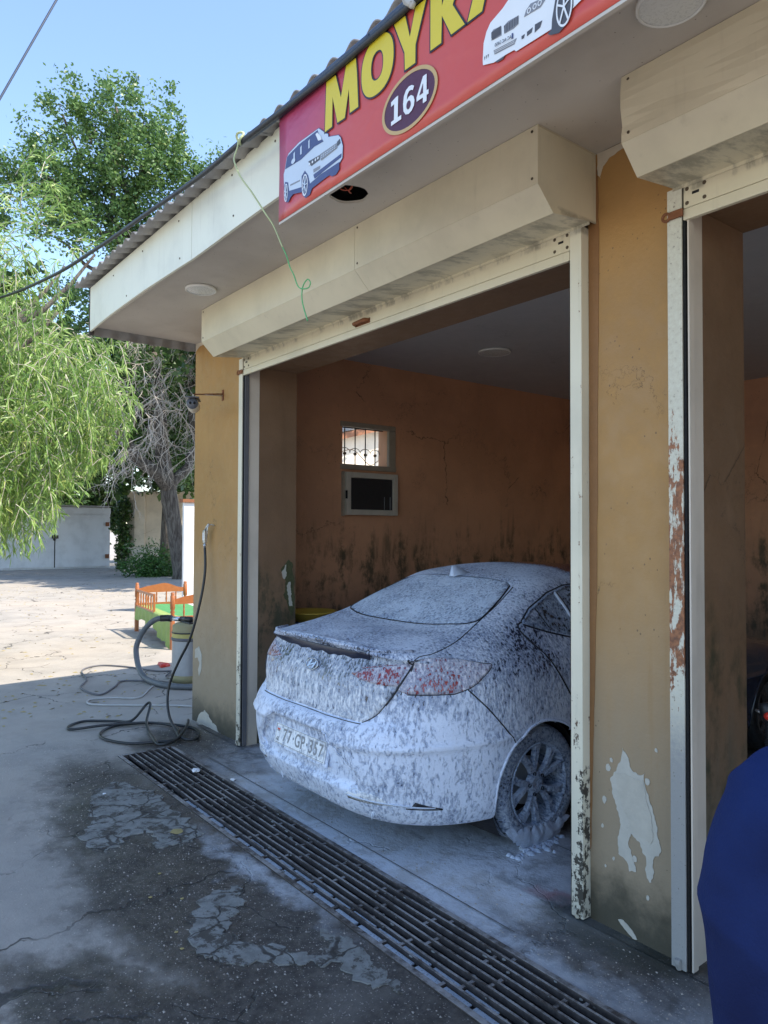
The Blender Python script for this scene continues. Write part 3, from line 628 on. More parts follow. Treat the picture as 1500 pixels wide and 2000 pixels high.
# ------------------------------------------------------------------ banner
BS = {"M":[[-2.667,3.429],[-2.657,3.648],[-2.585,3.643],[-2.544,3.526],[-2.507,3.645],[-2.437,3.643],[-2.428,3.572],[-2.418,3.428],[-2.477,3.429],[-2.486,3.536],[-2.515,3.425],[-2.569,3.428],[-2.608,3.558],[-2.611,3.429]],"Y":[[-2.184,3.644],[-2.116,3.641],[-2.088,3.544],[-2.055,3.641],[-1.994,3.639],[-2.006,3.612],[-2.055,3.498],[-2.056,3.429],[-2.117,3.431],[-2.119,3.5]],"K":[[-1.971,3.648],[-1.909,3.645],[-1.91,3.561],[-1.868,3.645],[-1.796,3.645],[-1.854,3.534],[-1.793,3.431],[-1.861,3.431],[-1.91,3.527],[-1.913,3.429],[-1.971,3.43]],
"suv":[[-2.719,3.469],[-2.687,3.443],[-2.661,3.42],[-2.644,3.412],[-2.642,3.397],[-2.564,3.372],[-2.547,3.354],[-2.531,3.312],[-2.534,3.262],[-2.554,3.249],[-2.703,3.251],[-2.788,3.242],[-2.816,3.252],[-2.853,3.24],[-2.971,3.279],[-3.016,3.281],[-3.023,3.379],[-3.012,3.396],[-2.995,3.447],[-2.978,3.461],[-2.885,3.475]],
"suvdark":[[-2.554,3.252],[-2.554,3.22],[-2.579,3.206],[-2.608,3.21],[-2.629,3.223],[-2.672,3.222],[-2.77,3.217],[-2.788,3.194],[-2.825,3.193],[-2.848,3.213],[-2.856,3.231],[-2.931,3.25],[-2.955,3.244],[-2.975,3.228],[-2.995,3.233],[-3.01,3.253],[-3.019,3.309],[-3.007,3.336],[-2.981,3.324],[-2.971,3.279],[-2.858,3.256],[-2.859,3.306],[-2.831,3.322],[-2.803,3.289],[-2.788,3.245],[-2.703,3.254]],
"suvwin":[[-2.727,3.464],[-2.714,3.435],[-2.678,3.393],[-2.754,3.4],[-2.865,3.387],[-3.007,3.397],[-2.99,3.448],[-2.978,3.453],[-2.88,3.465]],"suvgrille":[[-2.704,3.345],[-2.572,3.341],[-2.569,3.319],[-2.695,3.314]],"suvlampa":[[-2.803,3.352],[-2.708,3.344],[-2.706,3.323],[-2.775,3.321]],"suvlampb":[[-2.572,3.346],[-2.551,3.351],[-2.545,3.33],[-2.567,3.325]],"suvin":[[-2.759,3.275],[-2.538,3.282],[-2.54,3.267],[-2.748,3.253]],"suvfog":[[-2.759,3.3],[-2.703,3.295],[-2.706,3.282],[-2.757,3.284]],"suvglass":[[-2.741,3.451],[-2.727,3.453],[-2.7,3.427],[-2.691,3.406],[-2.718,3.412]],
"sed":[[-1.707,3.244],[-1.708,3.262],[-1.704,3.317],[-1.691,3.349],[-1.673,3.37],[-1.618,3.388],[-1.579,3.41],[-1.50,3.46],[-1.40,3.50],[-1.25,3.49],[-1.10,3.42],[-1.0,3.40],[-.93,3.36],[-.93,3.27],[-1.28,3.245],[-1.415,3.21],[-1.56,3.215],[-1.569,3.224],[-1.603,3.227],[-1.658,3.228]],
"sedwh":[[-1.402,3.294],[-1.385,3.315],[-1.356,3.301],[-1.336,3.265],[-1.336,3.235],[-1.356,3.195],[-1.39,3.182],[-1.42,3.192],[-1.433,3.202],[-1.417,3.208],[-1.415,3.238]],"sedg1":[[-1.668,3.333],[-1.658,3.339],[-1.623,3.331],[-1.622,3.3],[-1.661,3.305],[-1.668,3.317]],"sedg2":[[-1.612,3.325],[-1.593,3.331],[-1.548,3.325],[-1.55,3.298],[-1.569,3.294],[-1.608,3.298]],"sedlamp":[[-1.526,3.307],[-1.518,3.324],[-1.499,3.335],[-1.472,3.33],[-1.437,3.317],[-1.459,3.301]],"sedlow":[[-1.657,3.268],[-1.557,3.256],[-1.567,3.241],[-1.653,3.252]],"sedv1":[[-1.537,3.251],[-1.523,3.251],[-1.527,3.24],[-1.536,3.241]],"sedv2":[[-1.514,3.253],[-1.491,3.255],[-1.495,3.241],[-1.514,3.239]],"sedv3":[[-1.482,3.259],[-1.453,3.256],[-1.461,3.239],[-1.483,3.234]],"sedplate":[[-1.653,3.288],[-1.572,3.279],[-1.572,3.261],[-1.653,3.271]],"sedwr":[[-1.658,3.232],[-1.64,3.231],[-1.606,3.23],[-1.618,3.219],[-1.643,3.221]],"sedwin":[[-1.46,3.43],[-1.40,3.47],[-1.26,3.465],[-1.16,3.415],[-1.3,3.40]]}
ban = thing('banner', 'red printed banner with yellow car wash lettering and two white cars', 'banner', (0, -1.035, 3.0804)); ban.scale = (.9405, 1, .9405)
def bprint(name, mat, pts, lay, parent=ban, th=.0006):
    y = -.010-lay*.0012
    return MB().prism(pts, lambda a, b, t: (a, t, b-3.17), y, y+th).build(name, mat, parent)
def grow(pts, d):
    n = len(pts); out = []; ar = sum(pts[i][0]*pts[(i+1) % n][1]-pts[(i+1) % n][0]*pts[i][1] for i in range(n)); s = 1 if ar > 0 else -1
    for i in range(n):
        a, b, c = Vector(pts[i-1]), Vector(pts[i]), Vector(pts[(i+1) % n])
        n1 = Vector(((b-a).y, -(b-a).x)).normalized()*s; n2 = Vector(((c-b).y, -(c-b).x)).normalized()*s
        m_ = (n1+n2); m_ = m_.normalized() if m_.length > .1 else n1; k = min(1/max(m_.dot(n1), .35), 2.0); out.append(tuple(b+m_*d*k))
    return out
def fabric(x0, x1, z0, z1):
    nx, nz = 60, 10; V = []; Fs = []
    for i in range(nx+1):
        for j in range(nz+1):
            x = x0+(x1-x0)*i/nx; z = z0+(z1-z0)*j/nz
            V.append((x, -.006+.003*noise.noise(Vector((x*1.5, 0, z*3))), z-3.17))
    return MB().add(V, [(i*(nz+1)+j, (i+1)*(nz+1)+j, (i+1)*(nz+1)+j+1, i*(nz+1)+j+1) for i in range(nx) for j in range(nz)])
fb = fabric(-3.077, 1.7, 3.167, 3.70).build('fabric', 'banner_red', ban, True)
q = fb.modifiers.new('s', 'SOLIDIFY'); q.thickness = .0015; q.offset = 1
box('hem', 'soffit', -3.077, 1.7, -.006, .008, -.016, -.005, ban)
for k in 'MYK':
    bprint('letter_outline', 'print_black', grow(BS[k], .0065), 2); bprint('letter', 'print_yellow', BS[k], 3)
def ell_pts(cx, cz, a, b, n=40, rot=0, sq=2.0):
    out = []
    for k in range(n):
        t_ = 2*math.pi*k/n; c, s = math.cos(t_), math.sin(t_)
        u, v = a*math.copysign(abs(c)**(2/sq), c), b*math.copysign(abs(s)**(2/sq), s)
        out.append((cx+u*math.cos(rot)-v*math.sin(rot), cz+u*math.sin(rot)+v*math.cos(rot)))
    return out
def ringprint(name, mat, cx, cz, a, b, ai, bi, lay, sq=2.0, parent=ban):
    o_, i_ = ell_pts(cx, cz, a, b, 48, 0, sq), ell_pts(cx, cz, ai, bi, 48, 0, sq); n = 48; y = -.010-lay*.0012
    V = [(p_[0], y, p_[1]-3.17) for p_ in o_+i_]+[(p_[0], y+.0006, p_[1]-3.17) for p_ in o_+i_]
    Fs = [(k, (k+1) % n, n+(k+1) % n, n+k) for k in range(n)]+[(2*n+k, 3*n+k, 3*n+(k+1) % n, 2*n+(k+1) % n) for k in range(n)]
    Fs += [(k, 2*n+k, 2*n+(k+1) % n, (k+1) % n) for k in range(n)]+[(n+k, n+(k+1) % n, 3*n+(k+1) % n, 3*n+k) for k in range(n)]
    return MB().add(V, Fs).build(name, mat, parent)
ringprint('letter_outline', 'print_black', -2.291, 3.538, .112, .123, .034, .052, 2, 2.3)
ringprint('letter', 'print_yellow', -2.291, 3.538, .105, .1165, .040, .058, 3, 2.3)
def A_letter(x):
    o_ = [(x, 3.43), (x+.085, 3.645), (x+.165, 3.645), (x+.235, 3.43), (x+.168, 3.43), (x+.155, 3.475), (x+.085, 3.475), (x+.07, 3.43)]
    bprint('letter_outline', 'print_black', grow(o_, .0065), 2); bprint('letter', 'print_yellow', o_, 3)
    bprint('letter_hole', 'banner_red', [(x+.098, 3.515), (x+.144, 3.515), (x+.124, 3.59)], 4)
A_letter(-1.78)
ringprint('badge_ring', 'print_gold', -2.096, 3.304, .163, .112, .148, .098, 2)
bprint('badge', 'print_plum', ell_pts(-2.096, 3.304, .1485, .0985, 48), 1)
def text(body, mat, size, loc, rot, parent, ext=.0004, name='lettering', off=.0, sx=1, align='CENTER'):
    c = bpy.data.curves.new('t', 'FONT'); c.body = body; c.size = size; c.extrude = ext; c.offset = off; c.align_x = align; c.align_y = 'CENTER'
    o = bpy.data.objects.new(name, c); COL.objects.link(o)
    dg = bpy.context.evaluated_depsgraph_get(); dg.update(); me = bpy.data.meshes.new_from_object(o.evaluated_get(dg)); bpy.data.objects.remove(o); bpy.data.curves.remove(c)
    M_ = Matrix.Translation(loc)@rot@Matrix.Diagonal((sx, 1, 1, 1)); me.transform(M_)
    if sx < 0: me.flip_normals()
    return link(name, me, mat, parent)
RX = Matrix.Rotation(R(90), 4, 'X')
# digits 1 6 4 with slab feet
bprint('digit', 'print_white', [(-2.200, 3.327), (-2.200, 3.345), (-2.170, 3.352), (-2.157, 3.352), (-2.159, 3.268), (-2.138, 3.268), (-2.138, 3.252), (-2.200, 3.252), (-2.200, 3.268), (-2.182, 3.268), (-2.181, 3.330)], 3)
six = [(-2.062, 3.345), (-2.075, 3.354), (-2.092, 3.357), (-2.110, 3.350), (-2.122, 3.333), (-2.127, 3.305), (-2.124, 3.275), (-2.112, 3.258), (-2.094, 3.252), (-2.076, 3.257), (-2.063, 3.271), (-2.060, 3.290), (-2.066, 3.308), (-2.080, 3.318), (-2.094, 3.317), (-2.105, 3.310), (-2.102, 3.328), (-2.092, 3.338), (-2.080, 3.338), (-2.070, 3.332)]
bprint('digit', 'print_white', six, 3); bprint('digit_hole', 'print_plum', ell_pts(-2.0935, 3.286, .0125, .016, 16), 4)
bprint('digit', 'print_white', [(-1.992, 3.356), (-1.992, 3.294), (-1.981, 3.294), (-1.981, 3.277), (-1.992, 3.277), (-1.992, 3.255), (-2.012, 3.255), (-2.012, 3.277), (-2.048, 3.277), (-2.048, 3.292), (-2.012, 3.356)], 3)
bprint('digit_hole', 'print_plum', [(-2.011, 3.328), (-2.011, 3.293), (-2.031, 3.293)], 4)
# printed off-road car
bprint('printed_car', 'print_navy', grow(BS['suv'], .003), 1.4); suv = bprint('printed_car', 'print_lightblue', BS['suv'], 2)
bprint('printed_shadow', 'print_navy', BS['suvdark'], 3)
for k, mt, ly in (('suvwin', 'print_navy', 3), ('suvglass', 'print_white', 4), ('suvgrille', 'print_grey', 4), ('suvlampa', 'print_dkgrey', 3), ('suvlampb', 'print_dkgrey', 3), ('suvin', 'print_navy', 3), ('suvfog', 'print_grey', 3)): bprint('printed_part', mt, BS[k], ly)
for x in np.linspace(-2.69, -2.59, 8):
    for dz in (0, .009): bprint('printed_part', 'print_lightblue', [(x, 3.322+dz), (x+.007, 3.322+dz), (x+.007, 3.326+dz), (x, 3.326+dz)], 5)
for x0_ in (-2.79, -2.765, -2.74, -2.72): bprint('printed_part', 'print_white', ell_pts(x0_, 3.335, .006, .006, 12), 4)
for x0_, z0_, w_ in ((-2.93, 3.425, .012), (-2.87, 3.43, .012), (-2.80, 3.43, .01)): bprint('printed_part', 'print_lightblue', [(x0_, z0_-.02), (x0_+w_, z0_-.02), (x0_+w_, z0_+.02), (x0_, z0_+.015)], 4)
bprint('printed_part', 'print_lightblue', ell_pts(-2.93, 3.405, .018, .012, 16), 5); bprint('printed_part', 'print_grey', [(-2.96, 3.306), (-2.875, 3.296), (-2.875, 3.290), (-2.96, 3.299)], 3)
for (cx, cz, a, b) in ((-2.829, 3.254, .024, .050), (-2.998, 3.280, .017, .043)):
    ringprint('printed_wheel', 'print_white', cx, cz, a, b, a*.80, b*.86, 4)
    for k in range(7):
        t_ = 2*math.pi*k/7; d = Vector((math.cos(t_)*a*.85, math.sin(t_)*b*.88)); w_ = Vector((-math.sin(t_), math.cos(t_)))*.0026
        bprint('printed_wheel', 'print_lightblue', [(cx-w_.x, cz-w_.y), (cx+d.x-w_.x, cz+d.y-w_.y), (cx+d.x+w_.x, cz+d.y+w_.y), (cx+w_.x, cz+w_.y)], 5+k*.05)
# printed low sports car
bprint('printed_car', 'print_white', BS['sed'], 2)
for k, mt, ly in (('sedwh', 'print_dkgrey', 3), ('sedg1', 'print_grey', 3), ('sedg2', 'print_grey', 3), ('sedlamp', 'print_grey', 3), ('sedlow', 'print_grey', 3), ('sedv1', 'print_dkgrey', 3), ('sedv2', 'print_dkgrey', 3), ('sedv3', 'print_dkgrey', 3), ('sedwr', 'print_dkgrey', 1.6), ('sedwin', 'print_grey', 3)): bprint('printed_part', mt, BS[k], ly)
for k in ('sedg1', 'sedg2'):
    P_ = BS[k]; xa, xb = min(q[0] for q in P_)+.004, max(q[0] for q in P_)-.004; za, zb = min(q[1] for q in P_)+.005, max(q[1] for q in P_)-.006
    for x in np.linspace(xa, xb, 9): bprint('printed_part', 'print_dkgrey', [(x-.0012, za), (x+.0012, za), (x+.0012, zb), (x-.0012, zb)], 4)
for dz in (0, .005, .010): bprint('printed_part', 'print_white', [(-1.652, 3.256+dz), (-1.565, 3.245+dz), (-1.565, 3.2462+dz), (-1.652, 3.2572+dz)], 4)
for x0_ in (-1.505, -1.482, -1.462): ringprint('printed_part', 'print_white', x0_, 3.316, .008, .009, .005, .006, 4)
for x0_ in (-1.700, -1.692, -1.684): bprint('printed_part', 'print_dkgrey', [(x0_, 3.268), (x0_+.004, 3.268), (x0_+.002, 3.256)], 3)
ringprint('printed_wheel', 'print_white', -1.369, 3.251, .030, .060, .025, .053, 4)
for k in range(5):
    t_ = 2*math.pi*k/5+.3; d = Vector((math.cos(t_)*.027, math.sin(t_)*.056)); w_ = Vector((-math.sin(t_), math.cos(t_)))*.003
    bprint('printed_wheel', 'print_white', [(-1.369-w_.x, 3.251-w_.y), (-1.369+d.x-w_.x, 3.251+d.y-w_.y), (-1.369+d.x+w_.x, 3.251+d.y+w_.y), (-1.369+w_.x, 3.251+w_.y)], 5+k*.05)
text('AC·AC 3450', 'print_dkgrey', .0165, (-1.6125, -.0165, .1045), Matrix.Rotation(R(8), 4, 'Y')@RX, ban, .0003, 'printed_plate', 0, -.85)
bprint('printed_part', 'print_navy', [(-1.577, 3.281), (-1.571, 3.280), (-1.571, 3.262), (-1.577, 3.263)], 4)

# ------------------------------------------------------------------ cables, conduit, string on the eave
cb = [(3.2, -1.06, 3.52), (0, -1.06, 3.535), (-2.1, -1.06, 3.535), (-2.6, -1.065, 3.54), (-3.175, -1.08, 3.56), (-3.677, -1.08, 3.576), (-4.434, -1.08, 3.641), (-5.462, -1.08, 3.728), (-6.762, -1.10, 3.86), (-8.963, -1.15, 4.2), (-14, -1.2, 5.2)]
tag(tube('power_cable', 'cable_black', cb, .013, 8, None, 10), 'thick black cable sagging from the eave away to the left', 'cable')
tag(tube('cable_conduit', 'cable_blue', [(-3.17, -1.06, 3.575), (-2.9, -1.055, 3.562), (-2.5, -1.055, 3.556), (-2.2, -1.055, 3.548), (-2.0, -1.05, 3.556), (0, -1.05, 3.56), (3.1, -1.05, 3.56)], .017, 10, None, 8), 'blue grey conduit pipe fixed along the eave above the red banner', 'pipe')
tag(tube('overhead_wire', 'cable_blue', [(-8, -2.6, 2.85+.25), (-8, -1.284, 5.948), (-8, -.775, 7.173), (-8, 3, 16.3)], .011, 6), 'blue overhead wire crossing the sky at the top left', 'wire')
st = thing('hanging_string', 'pale green string tied to the eave cable and hanging over the shutter box', 'string', (-3.23, -1.1, 3.6))
P_ = [(-3.2, -1.095, 3.57), (-3.195, -1.10, 3.53), (-3.21, -1.11, 3.48), (-3.19, -1.115, 3.44), (-3.16, -1.10, 3.37), (-3.1, -1.07, 3.28), (-3.04, -1.03, 3.17), (-3.015, -1.0, 3.11), (-2.965, -.98, 3.00)]
P2 = [(-2.965, -.98, 3.00), (-2.945, -.97, 2.955), (-2.93, -.96, 2.90), (-2.905, -.955, 2.86), (-2.87, -.955, 2.80), (-2.84, -.95, 2.778), (-2.80, -.94, 2.775), (-2.785, -.94, 2.795), (-2.81, -.94, 2.815), (-2.84, -.945, 2.79), (-2.84, -.95, 2.74), (-2.825, -.95, 2.69), (-2.79, -.95, 2.62)]
off = Vector((3.23, 1.1, -3.6))
tube('cord', 'string', [Vector(p)+off for p in P_], .004, 6, st, 6); tube('cord_end', 'string_green', [Vector(p)+off for p in P2], .003, 6, st, 6)
MB().tube([(.024*math.cos(a)+.04, .01+.01*math.sin(a*2), -.025+.028*math.sin(a)) for a in [k*.55 for k in range(24)]], .006, 6).build('knot', 'string', st, True)
tag(MB().tube([(-1.97+.012*math.sin(k*1.3)+.006*k, -1.068, 3.575-.008*k+.006*math.sin(k*2)) for k in range(9)], [.024, .010], 7).build('tape_wrap', 'cord_white', None, True), 'crumpled grey tape wrapped round the eave conduit above the lettering', 'tape')

# ------------------------------------------------------------------ wall camera
cc = thing('security_camera', 'dark bullet security camera on a thin bracket at the left pillar', 'security camera', (-5.62, 0, 2.80))
cp_ = Vector((-5.62, 0, 2.80))
def rel(pts, o): return [Vector(p)-o for p in pts]
MB().box(-.014, .014, -.006, -.0005, -.045, .045).build('bracket_plate', 'rust', cc)
# arm sticks out from the wall
MB().tube([(0, -.004, .01), (.03, -.28, -.03)], .006, 6).build('bracket_arm', 'rust', cc, True); MB().tube([(0, -.004, -.005), (.02, -.2, -.02)], .005, 6).build('bracket_arm', 'dead_twig', cc, True)
cm_ = Matrix.Translation((.03, -.275, -.118))@Matrix.Rotation(R(62), 4, 'Z')@Matrix.Scale(1.45, 4)
mb = MB(); mb.tube([(.03, -.275, -.03), (.03, -.275, -.07)], .008, 8); mb.build('mount', 'cctv_white', cc, True)
mb = MB(); mb.lathe([(0, -.07), (.03, -.07), (.034, -.06), (.034, .05), (.028, .06), (0, .06)], 20, cm_@Matrix.Rotation(R(90), 4, 'X')); mb.build('camera_body', 'cctv_white', cc, True)
mb = MB(); mb.lathe([(.026, .058), (.031, .062), (.031, .066), (0, .067)], 20, cm_@Matrix.Rotation(R(90), 4, 'X')); mb.build('camera_face', 'cctv_body', cc, True)
mb = MB(); mb.box(-.037, .037, -.085, .07, .030, .036); mb.v = [tuple(cm_@Vector(v)) for v in mb.v]; mb.build('sun_shield', 'cctv_body', cc, False, .003)
for k in (-.011, .011):
    mb = MB(); mb.lathe([(.007, .068), (.007, .071), (0, .073)], 12, cm_@Matrix.Translation((k, 0, .002))@Matrix.Rotation(R(90), 4, 'X')); mb.build('lens', 'black_slot', cc, True)

# ------------------------------------------------------------------ air gun on its hook, black hose and coil
hk = tag(MB().tube([(-5.76, -.001, 1.715), (-5.77, -.03, 1.722), (-5.775, -.055, 1.70), (-5.775, -.06, 1.66)], .005, 6, True, 3).build('wall_hook', 'steel', None, True), 'bent steel hook in the ochre pillar holding the air gun', 'hook')
ag = thing('blow_gun', 'silver blow gun hanging nozzle up on the left pillar above its black hose', 'air gun', (-5.84, -.05, 1.53))
MB().box(-.018, .018, -.016, .016, .035, .145).build('gun_body', 'steel', ag, False, .006)
MB().box(-.010, .010, -.018, -.0165, .06, .125).build('gun_label', 'paper', ag)
MB().tube([(0, 0, .14), (.02, 0, .165), (.075, -.0, .195)], .009, 8).build('gun_nozzle', 'steel', ag, True)
MB().tube([(.045, -.0, .178), (.05, -.0, .13), (.035, 0, .085)], .005, 6).build('trigger', 'steel', ag, True)
MB().lathe([(.0, -.01), (.012, -.01), (.012, .01), (.016, .012), (.016, .024), (.010, .026), (.010, .04)], 12).build('hose_fitting', 'chrome', ag, True)
hose1 = [(-5.84, -.05, 1.53), (-5.806, -.06, 1.353), (-5.807, -.08, 1.182), (-5.825, -.12, .968), (-5.884, -.16, .75), (-5.999, -.2, .567), (-6.085, -.24, .385), (-6.074, -.27, .239), (-5.95, -.3, .116), (-5.77, -.31, .035), (-5.66, -.33, .02), (-5.60, -.42, .02), (-5.63, -.50, .02)]
coil = [(-5.63, -.50, .02), (-5.72, -.70, .018), (-5.95, -.82, .018), (-6.15, -.80, .018), (-6.30, -.66, .018), (-6.28, -.45, .018), (-6.10, -.27, .022), (-5.85, -.14, .02), (-5.66, -.17, .02), (-5.53, -.25, .02), (-5.56, -.33, .025), (-5.68, -.34, .04), (-5.82, -.27, .035), (-6.02, -.27, .03), (-6.20, -.42, .035), (-6.34, -.70, .03), (-6.42, -.95, .018), (-6.55, -.93, .018), (-6.62, -.78, .018), (-6.45, -.6, .025), (-6.28, -.5, .05), (-6.40, -.33, .14), (-6.36, -.31, .14), (-6.2, -.40, .05), (-6.0, -.46, .02), (-5.75, -.52, .035), (-5.56, -.54, .02), (-5.55, -.42, .03), (-5.70, -.28, .05), (-5.9, -.16, .05), (-6.08, -.08, .03)]
tag(tube('air_hose', 'black_rubber', hose1+coil[1:], .0115, 8, None, 8), 'black rubber air hose running down from the blow gun into loose coils', 'hose')

# ------------------------------------------------------------------ vacuum cleaner
vc = thing('vacuum_cleaner', 'upright steel drum vacuum cleaner half hidden behind the left pillar', 'vacuum cleaner', (-7.80, .66, 0))
MB().lathe([(.0, .0), (.185, .0), (.19, .05), (.185, .08)], 32).build('base', 'vac_band', vc, True)
MB().lathe([(.182, .08), (.182, .46)], 32).build('drum', 'vac_drum', vc, True)
MB().lathe([(.186, .455), (.192, .46), (.192, .485), (.186, .49)], 32).build('clamp_ring', 'cord_grey', vc, True)
MB().lathe([(.184, .49), (.184, .535)], 32).build('upper_band', 'vac_yellow', vc, True)
MB().lathe([(.187, .535), (.19, .54), (.187, .55)], 32).build('seal', 'black_rubber', vc, True)
MB().lathe([(.182, .55), (.178, .62), (.15, .64), (0, .645)], 32).build('head', 'vac_band', vc, True)
MB().tube([(-.14, -.03, .67), (.12, -.03, .69)], .032, 12).build('inlet', 'black_rubber', vc, True)
MB().box(-.12, .14, -.06, .06, .62, .66).build('lid_handle', 'black_rubber', vc, False, .012)
MB().tube([(-.19, -.02, .05), (-.19, -.02, .44)], .012, 6).build('side_strut', 'plaster_old', vc, True)
vh = thing('vacuum_hose', 'thick grey vacuum hose looping from the cleaner down to the ground', 'hose', (-8.0, .4, 0))
o_ = Vector((-8.0, .4, 0))
tube('flexible_hose', 'grey_hose', rel([(-8.12, .535, .665), (-8.17, .45, .665), (-8.25, .40, .62), (-8.31, .35, .543), (-8.348, .3, .438), (-8.34, .26, .31), (-8.20, .24, .14), (-8.0, .24, .05), (-7.74, .26, .034), (-7.53, .31, .032), (-7.35, .45, .032), (-7.1, .75, .032)], o_), .031, 12, vh, 7)
tube('hose_cuff', 'black_rubber', rel([(-8.16, .47, .668), (-8.12, .54, .67), (-8.07, .56, .67)], o_), .038, 12, vh)
tube('hose_pipe', 'chrome', rel([(-8.07, .56, .67), (-7.93, .60, .67)], o_), .027, 12, vh)
# cords on the ground
tag(tube('floor_cord', 'cord_grey', [(-7.98, .55, .1), (-8.05, .5, .03), (-8.35, .72, .012), (-8.5, .55, .012), (-9.0, .35, .012), (-9.25, .12, .012), (-9.04, -.13, .012), (-8.45, -.25, .012), (-8.05, -.42, .012), (-7.62, -.36, .012), (-7.9, -.12, .012), (-8.15, .05, .012), (-7.95, .3, .012), (-7.75, .42, .012)], .010, 6, None, 8), 'dark grey cord lying in loose bends on the shaded ground', 'cord')
tag(tube('extension_cord', 'cord_white', [(-6.3, .35, .012), (-6.67, .12, .012), (-7.0, -.28, .012), (-7.25, -.55, .012), (-7.45, -.50, .012), (-7.40, -.30, .012), (-7.25, -.1, .012), (-7.55, .12, .012), (-7.7, .22, .012)], .0085, 6, None, 8), 'pale extension cord curling on the ground left of the pillar', 'cord')

# ------------------------------------------------------------------ wooden cot
A3 = Vector((-12.08, 1.59, 0)); B3 = Vector((-9.93, 1.33, 0)); ux = (B3-A3).normalized(); uy = Vector((-ux.y, ux.x, 0))
ang = math.atan2(ux.y, ux.x); Ld = (B3-A3).length; Wd = .80
bed = thing('wooden_bed', 'orange wooden cot with turned posts and a green cover in the yard', 'bed', A3, ang)
def post(x, y, zt, mat='orange_wood'):
    MB().lathe([(.0, zt), (.022, zt-.004), (.03, zt-.02), (.024, zt-.04), (.034, zt-.05), (.036, zt-.23), (.022, zt-.25), (.036, zt-.28), (.024, zt-.30), (.036, zt-.34), (.036, .0)], 12, Matrix.Translation((x, y, 0))).build('post', mat, bed, True)
for x, y in ((0, 0), (Ld, 0), (0, Wd), (Ld, Wd)): post(x, y, .80)
for x in (0, Ld):
    n = 16; V = []
    for i in range(n+1):
        u = i/n; y = .03+(Wd-.06)*u; zt = .70+.075*(math.sin(math.pi*u)**1.6)+.008*math.sin(math.pi*4*u)
        for xx_ in (x-.012, x+.012): V += [(xx_, y, .63), (xx_, y, zt)]
    Fs = []
    for i in range(n):
        a, b = 4*i, 4*i+4; Fs += [(a, b, b+1, a+1), (a+2, a+3, b+3, b+2), (a+1, b+1, b+3, a+3), (a, a+2, b+2, b)]
    Fs += [(0, 1, 3, 2), (4*n, 4*n+2, 4*n+3, 4*n+1)]
    MB().add(V, Fs).build('head_rail', 'orange_wood', bed)
    MB().box(x-.014, x+.014, .03, Wd-.03, .40, .46).build('cross_rail', 'orange_wood', bed)
    for k in range(4):
        y = Wd*(k+1)/5; MB().lathe([(.009, .46), (.016, .52), (.010, .56), (.014, .60), (.009, .635)], 8, Matrix.Translation((x, y, 0))).build('spindle', 'orange_wood', bed, True)
GL = 1.12
MB().box(.03, GL, -.014, .014, .655, .695).build('guard_rail', 'orange_wood', bed, False, .004)
MB().box(.03, GL, -.016, .012, .40, .44).build('guard_rail', 'orange_wood', bed, False, .004)
MB().box(GL-.02, GL+.03, -.017, .017, .36, .70).build('guard_post', 'orange_wood', bed, False, .004)
for k in range(6):
    x = .12+k*.165; MB().lathe([(.009, .44), (.016, .50), (.010, .54), (.015, .60), (.009, .66)], 8, Matrix.Translation((x, 0, 0))).build('spindle', 'orange_wood', bed, True)
for y in (0, Wd): MB().box(.03, Ld-.03, y-.012, y+.012, .32, .39).build('side_rail', 'orange_wood', bed)
MB().box(.03, Ld-.03, .015, Wd-.015, .39, .405).build('slat_base', 'dark_leg', bed)
# cover: draped cloth, green on top with a lime border hanging over the front
n1_, n2_ = 50, 22; V = []; Fs = []
for i in range(n1_+1):
    for j in range(n2_+1):
        x = .03+(Ld-.06)*i/n1_; s = j/n2_
        hang = .20+.26*max(0, (x/Ld-.45))**1.2*2.0+.03*math.sin(x*9)
        if s < .3:
            u = 1-s/.3; z = .425-hang*u; y = -.022-.018*math.sin(x*26)*u-.01*u
        else: y = -.02+(Wd)*(s-.3)/.7; z = .428+.008*noise.noise(Vector((x*3, y*4, 0)))
        V.append((x, y, z))
Fs = [(i*(n2_+1)+j, (i+1)*(n2_+1)+j, (i+1)*(n2_+1)+j+1, i*(n2_+1)+j+1) for i in range(n1_) for j in range(n2_)]
cv = MB().add(V, Fs).build('bed_cover', ['green_cloth', 'lime_cloth'], bed, True)
for k, f in enumerate(cv.data.polygons):
    if (k % n2_) < n2_*.42: f.material_index = 1
tag(MB().tube([(-8.9, .75, .012), (-8.75, .8, .014), (-8.72, .70, .012)], .03, 6).build('petals', 'red_plastic', None, True), 'small red petals lying on the sunlit ground before the bed', 'petals')

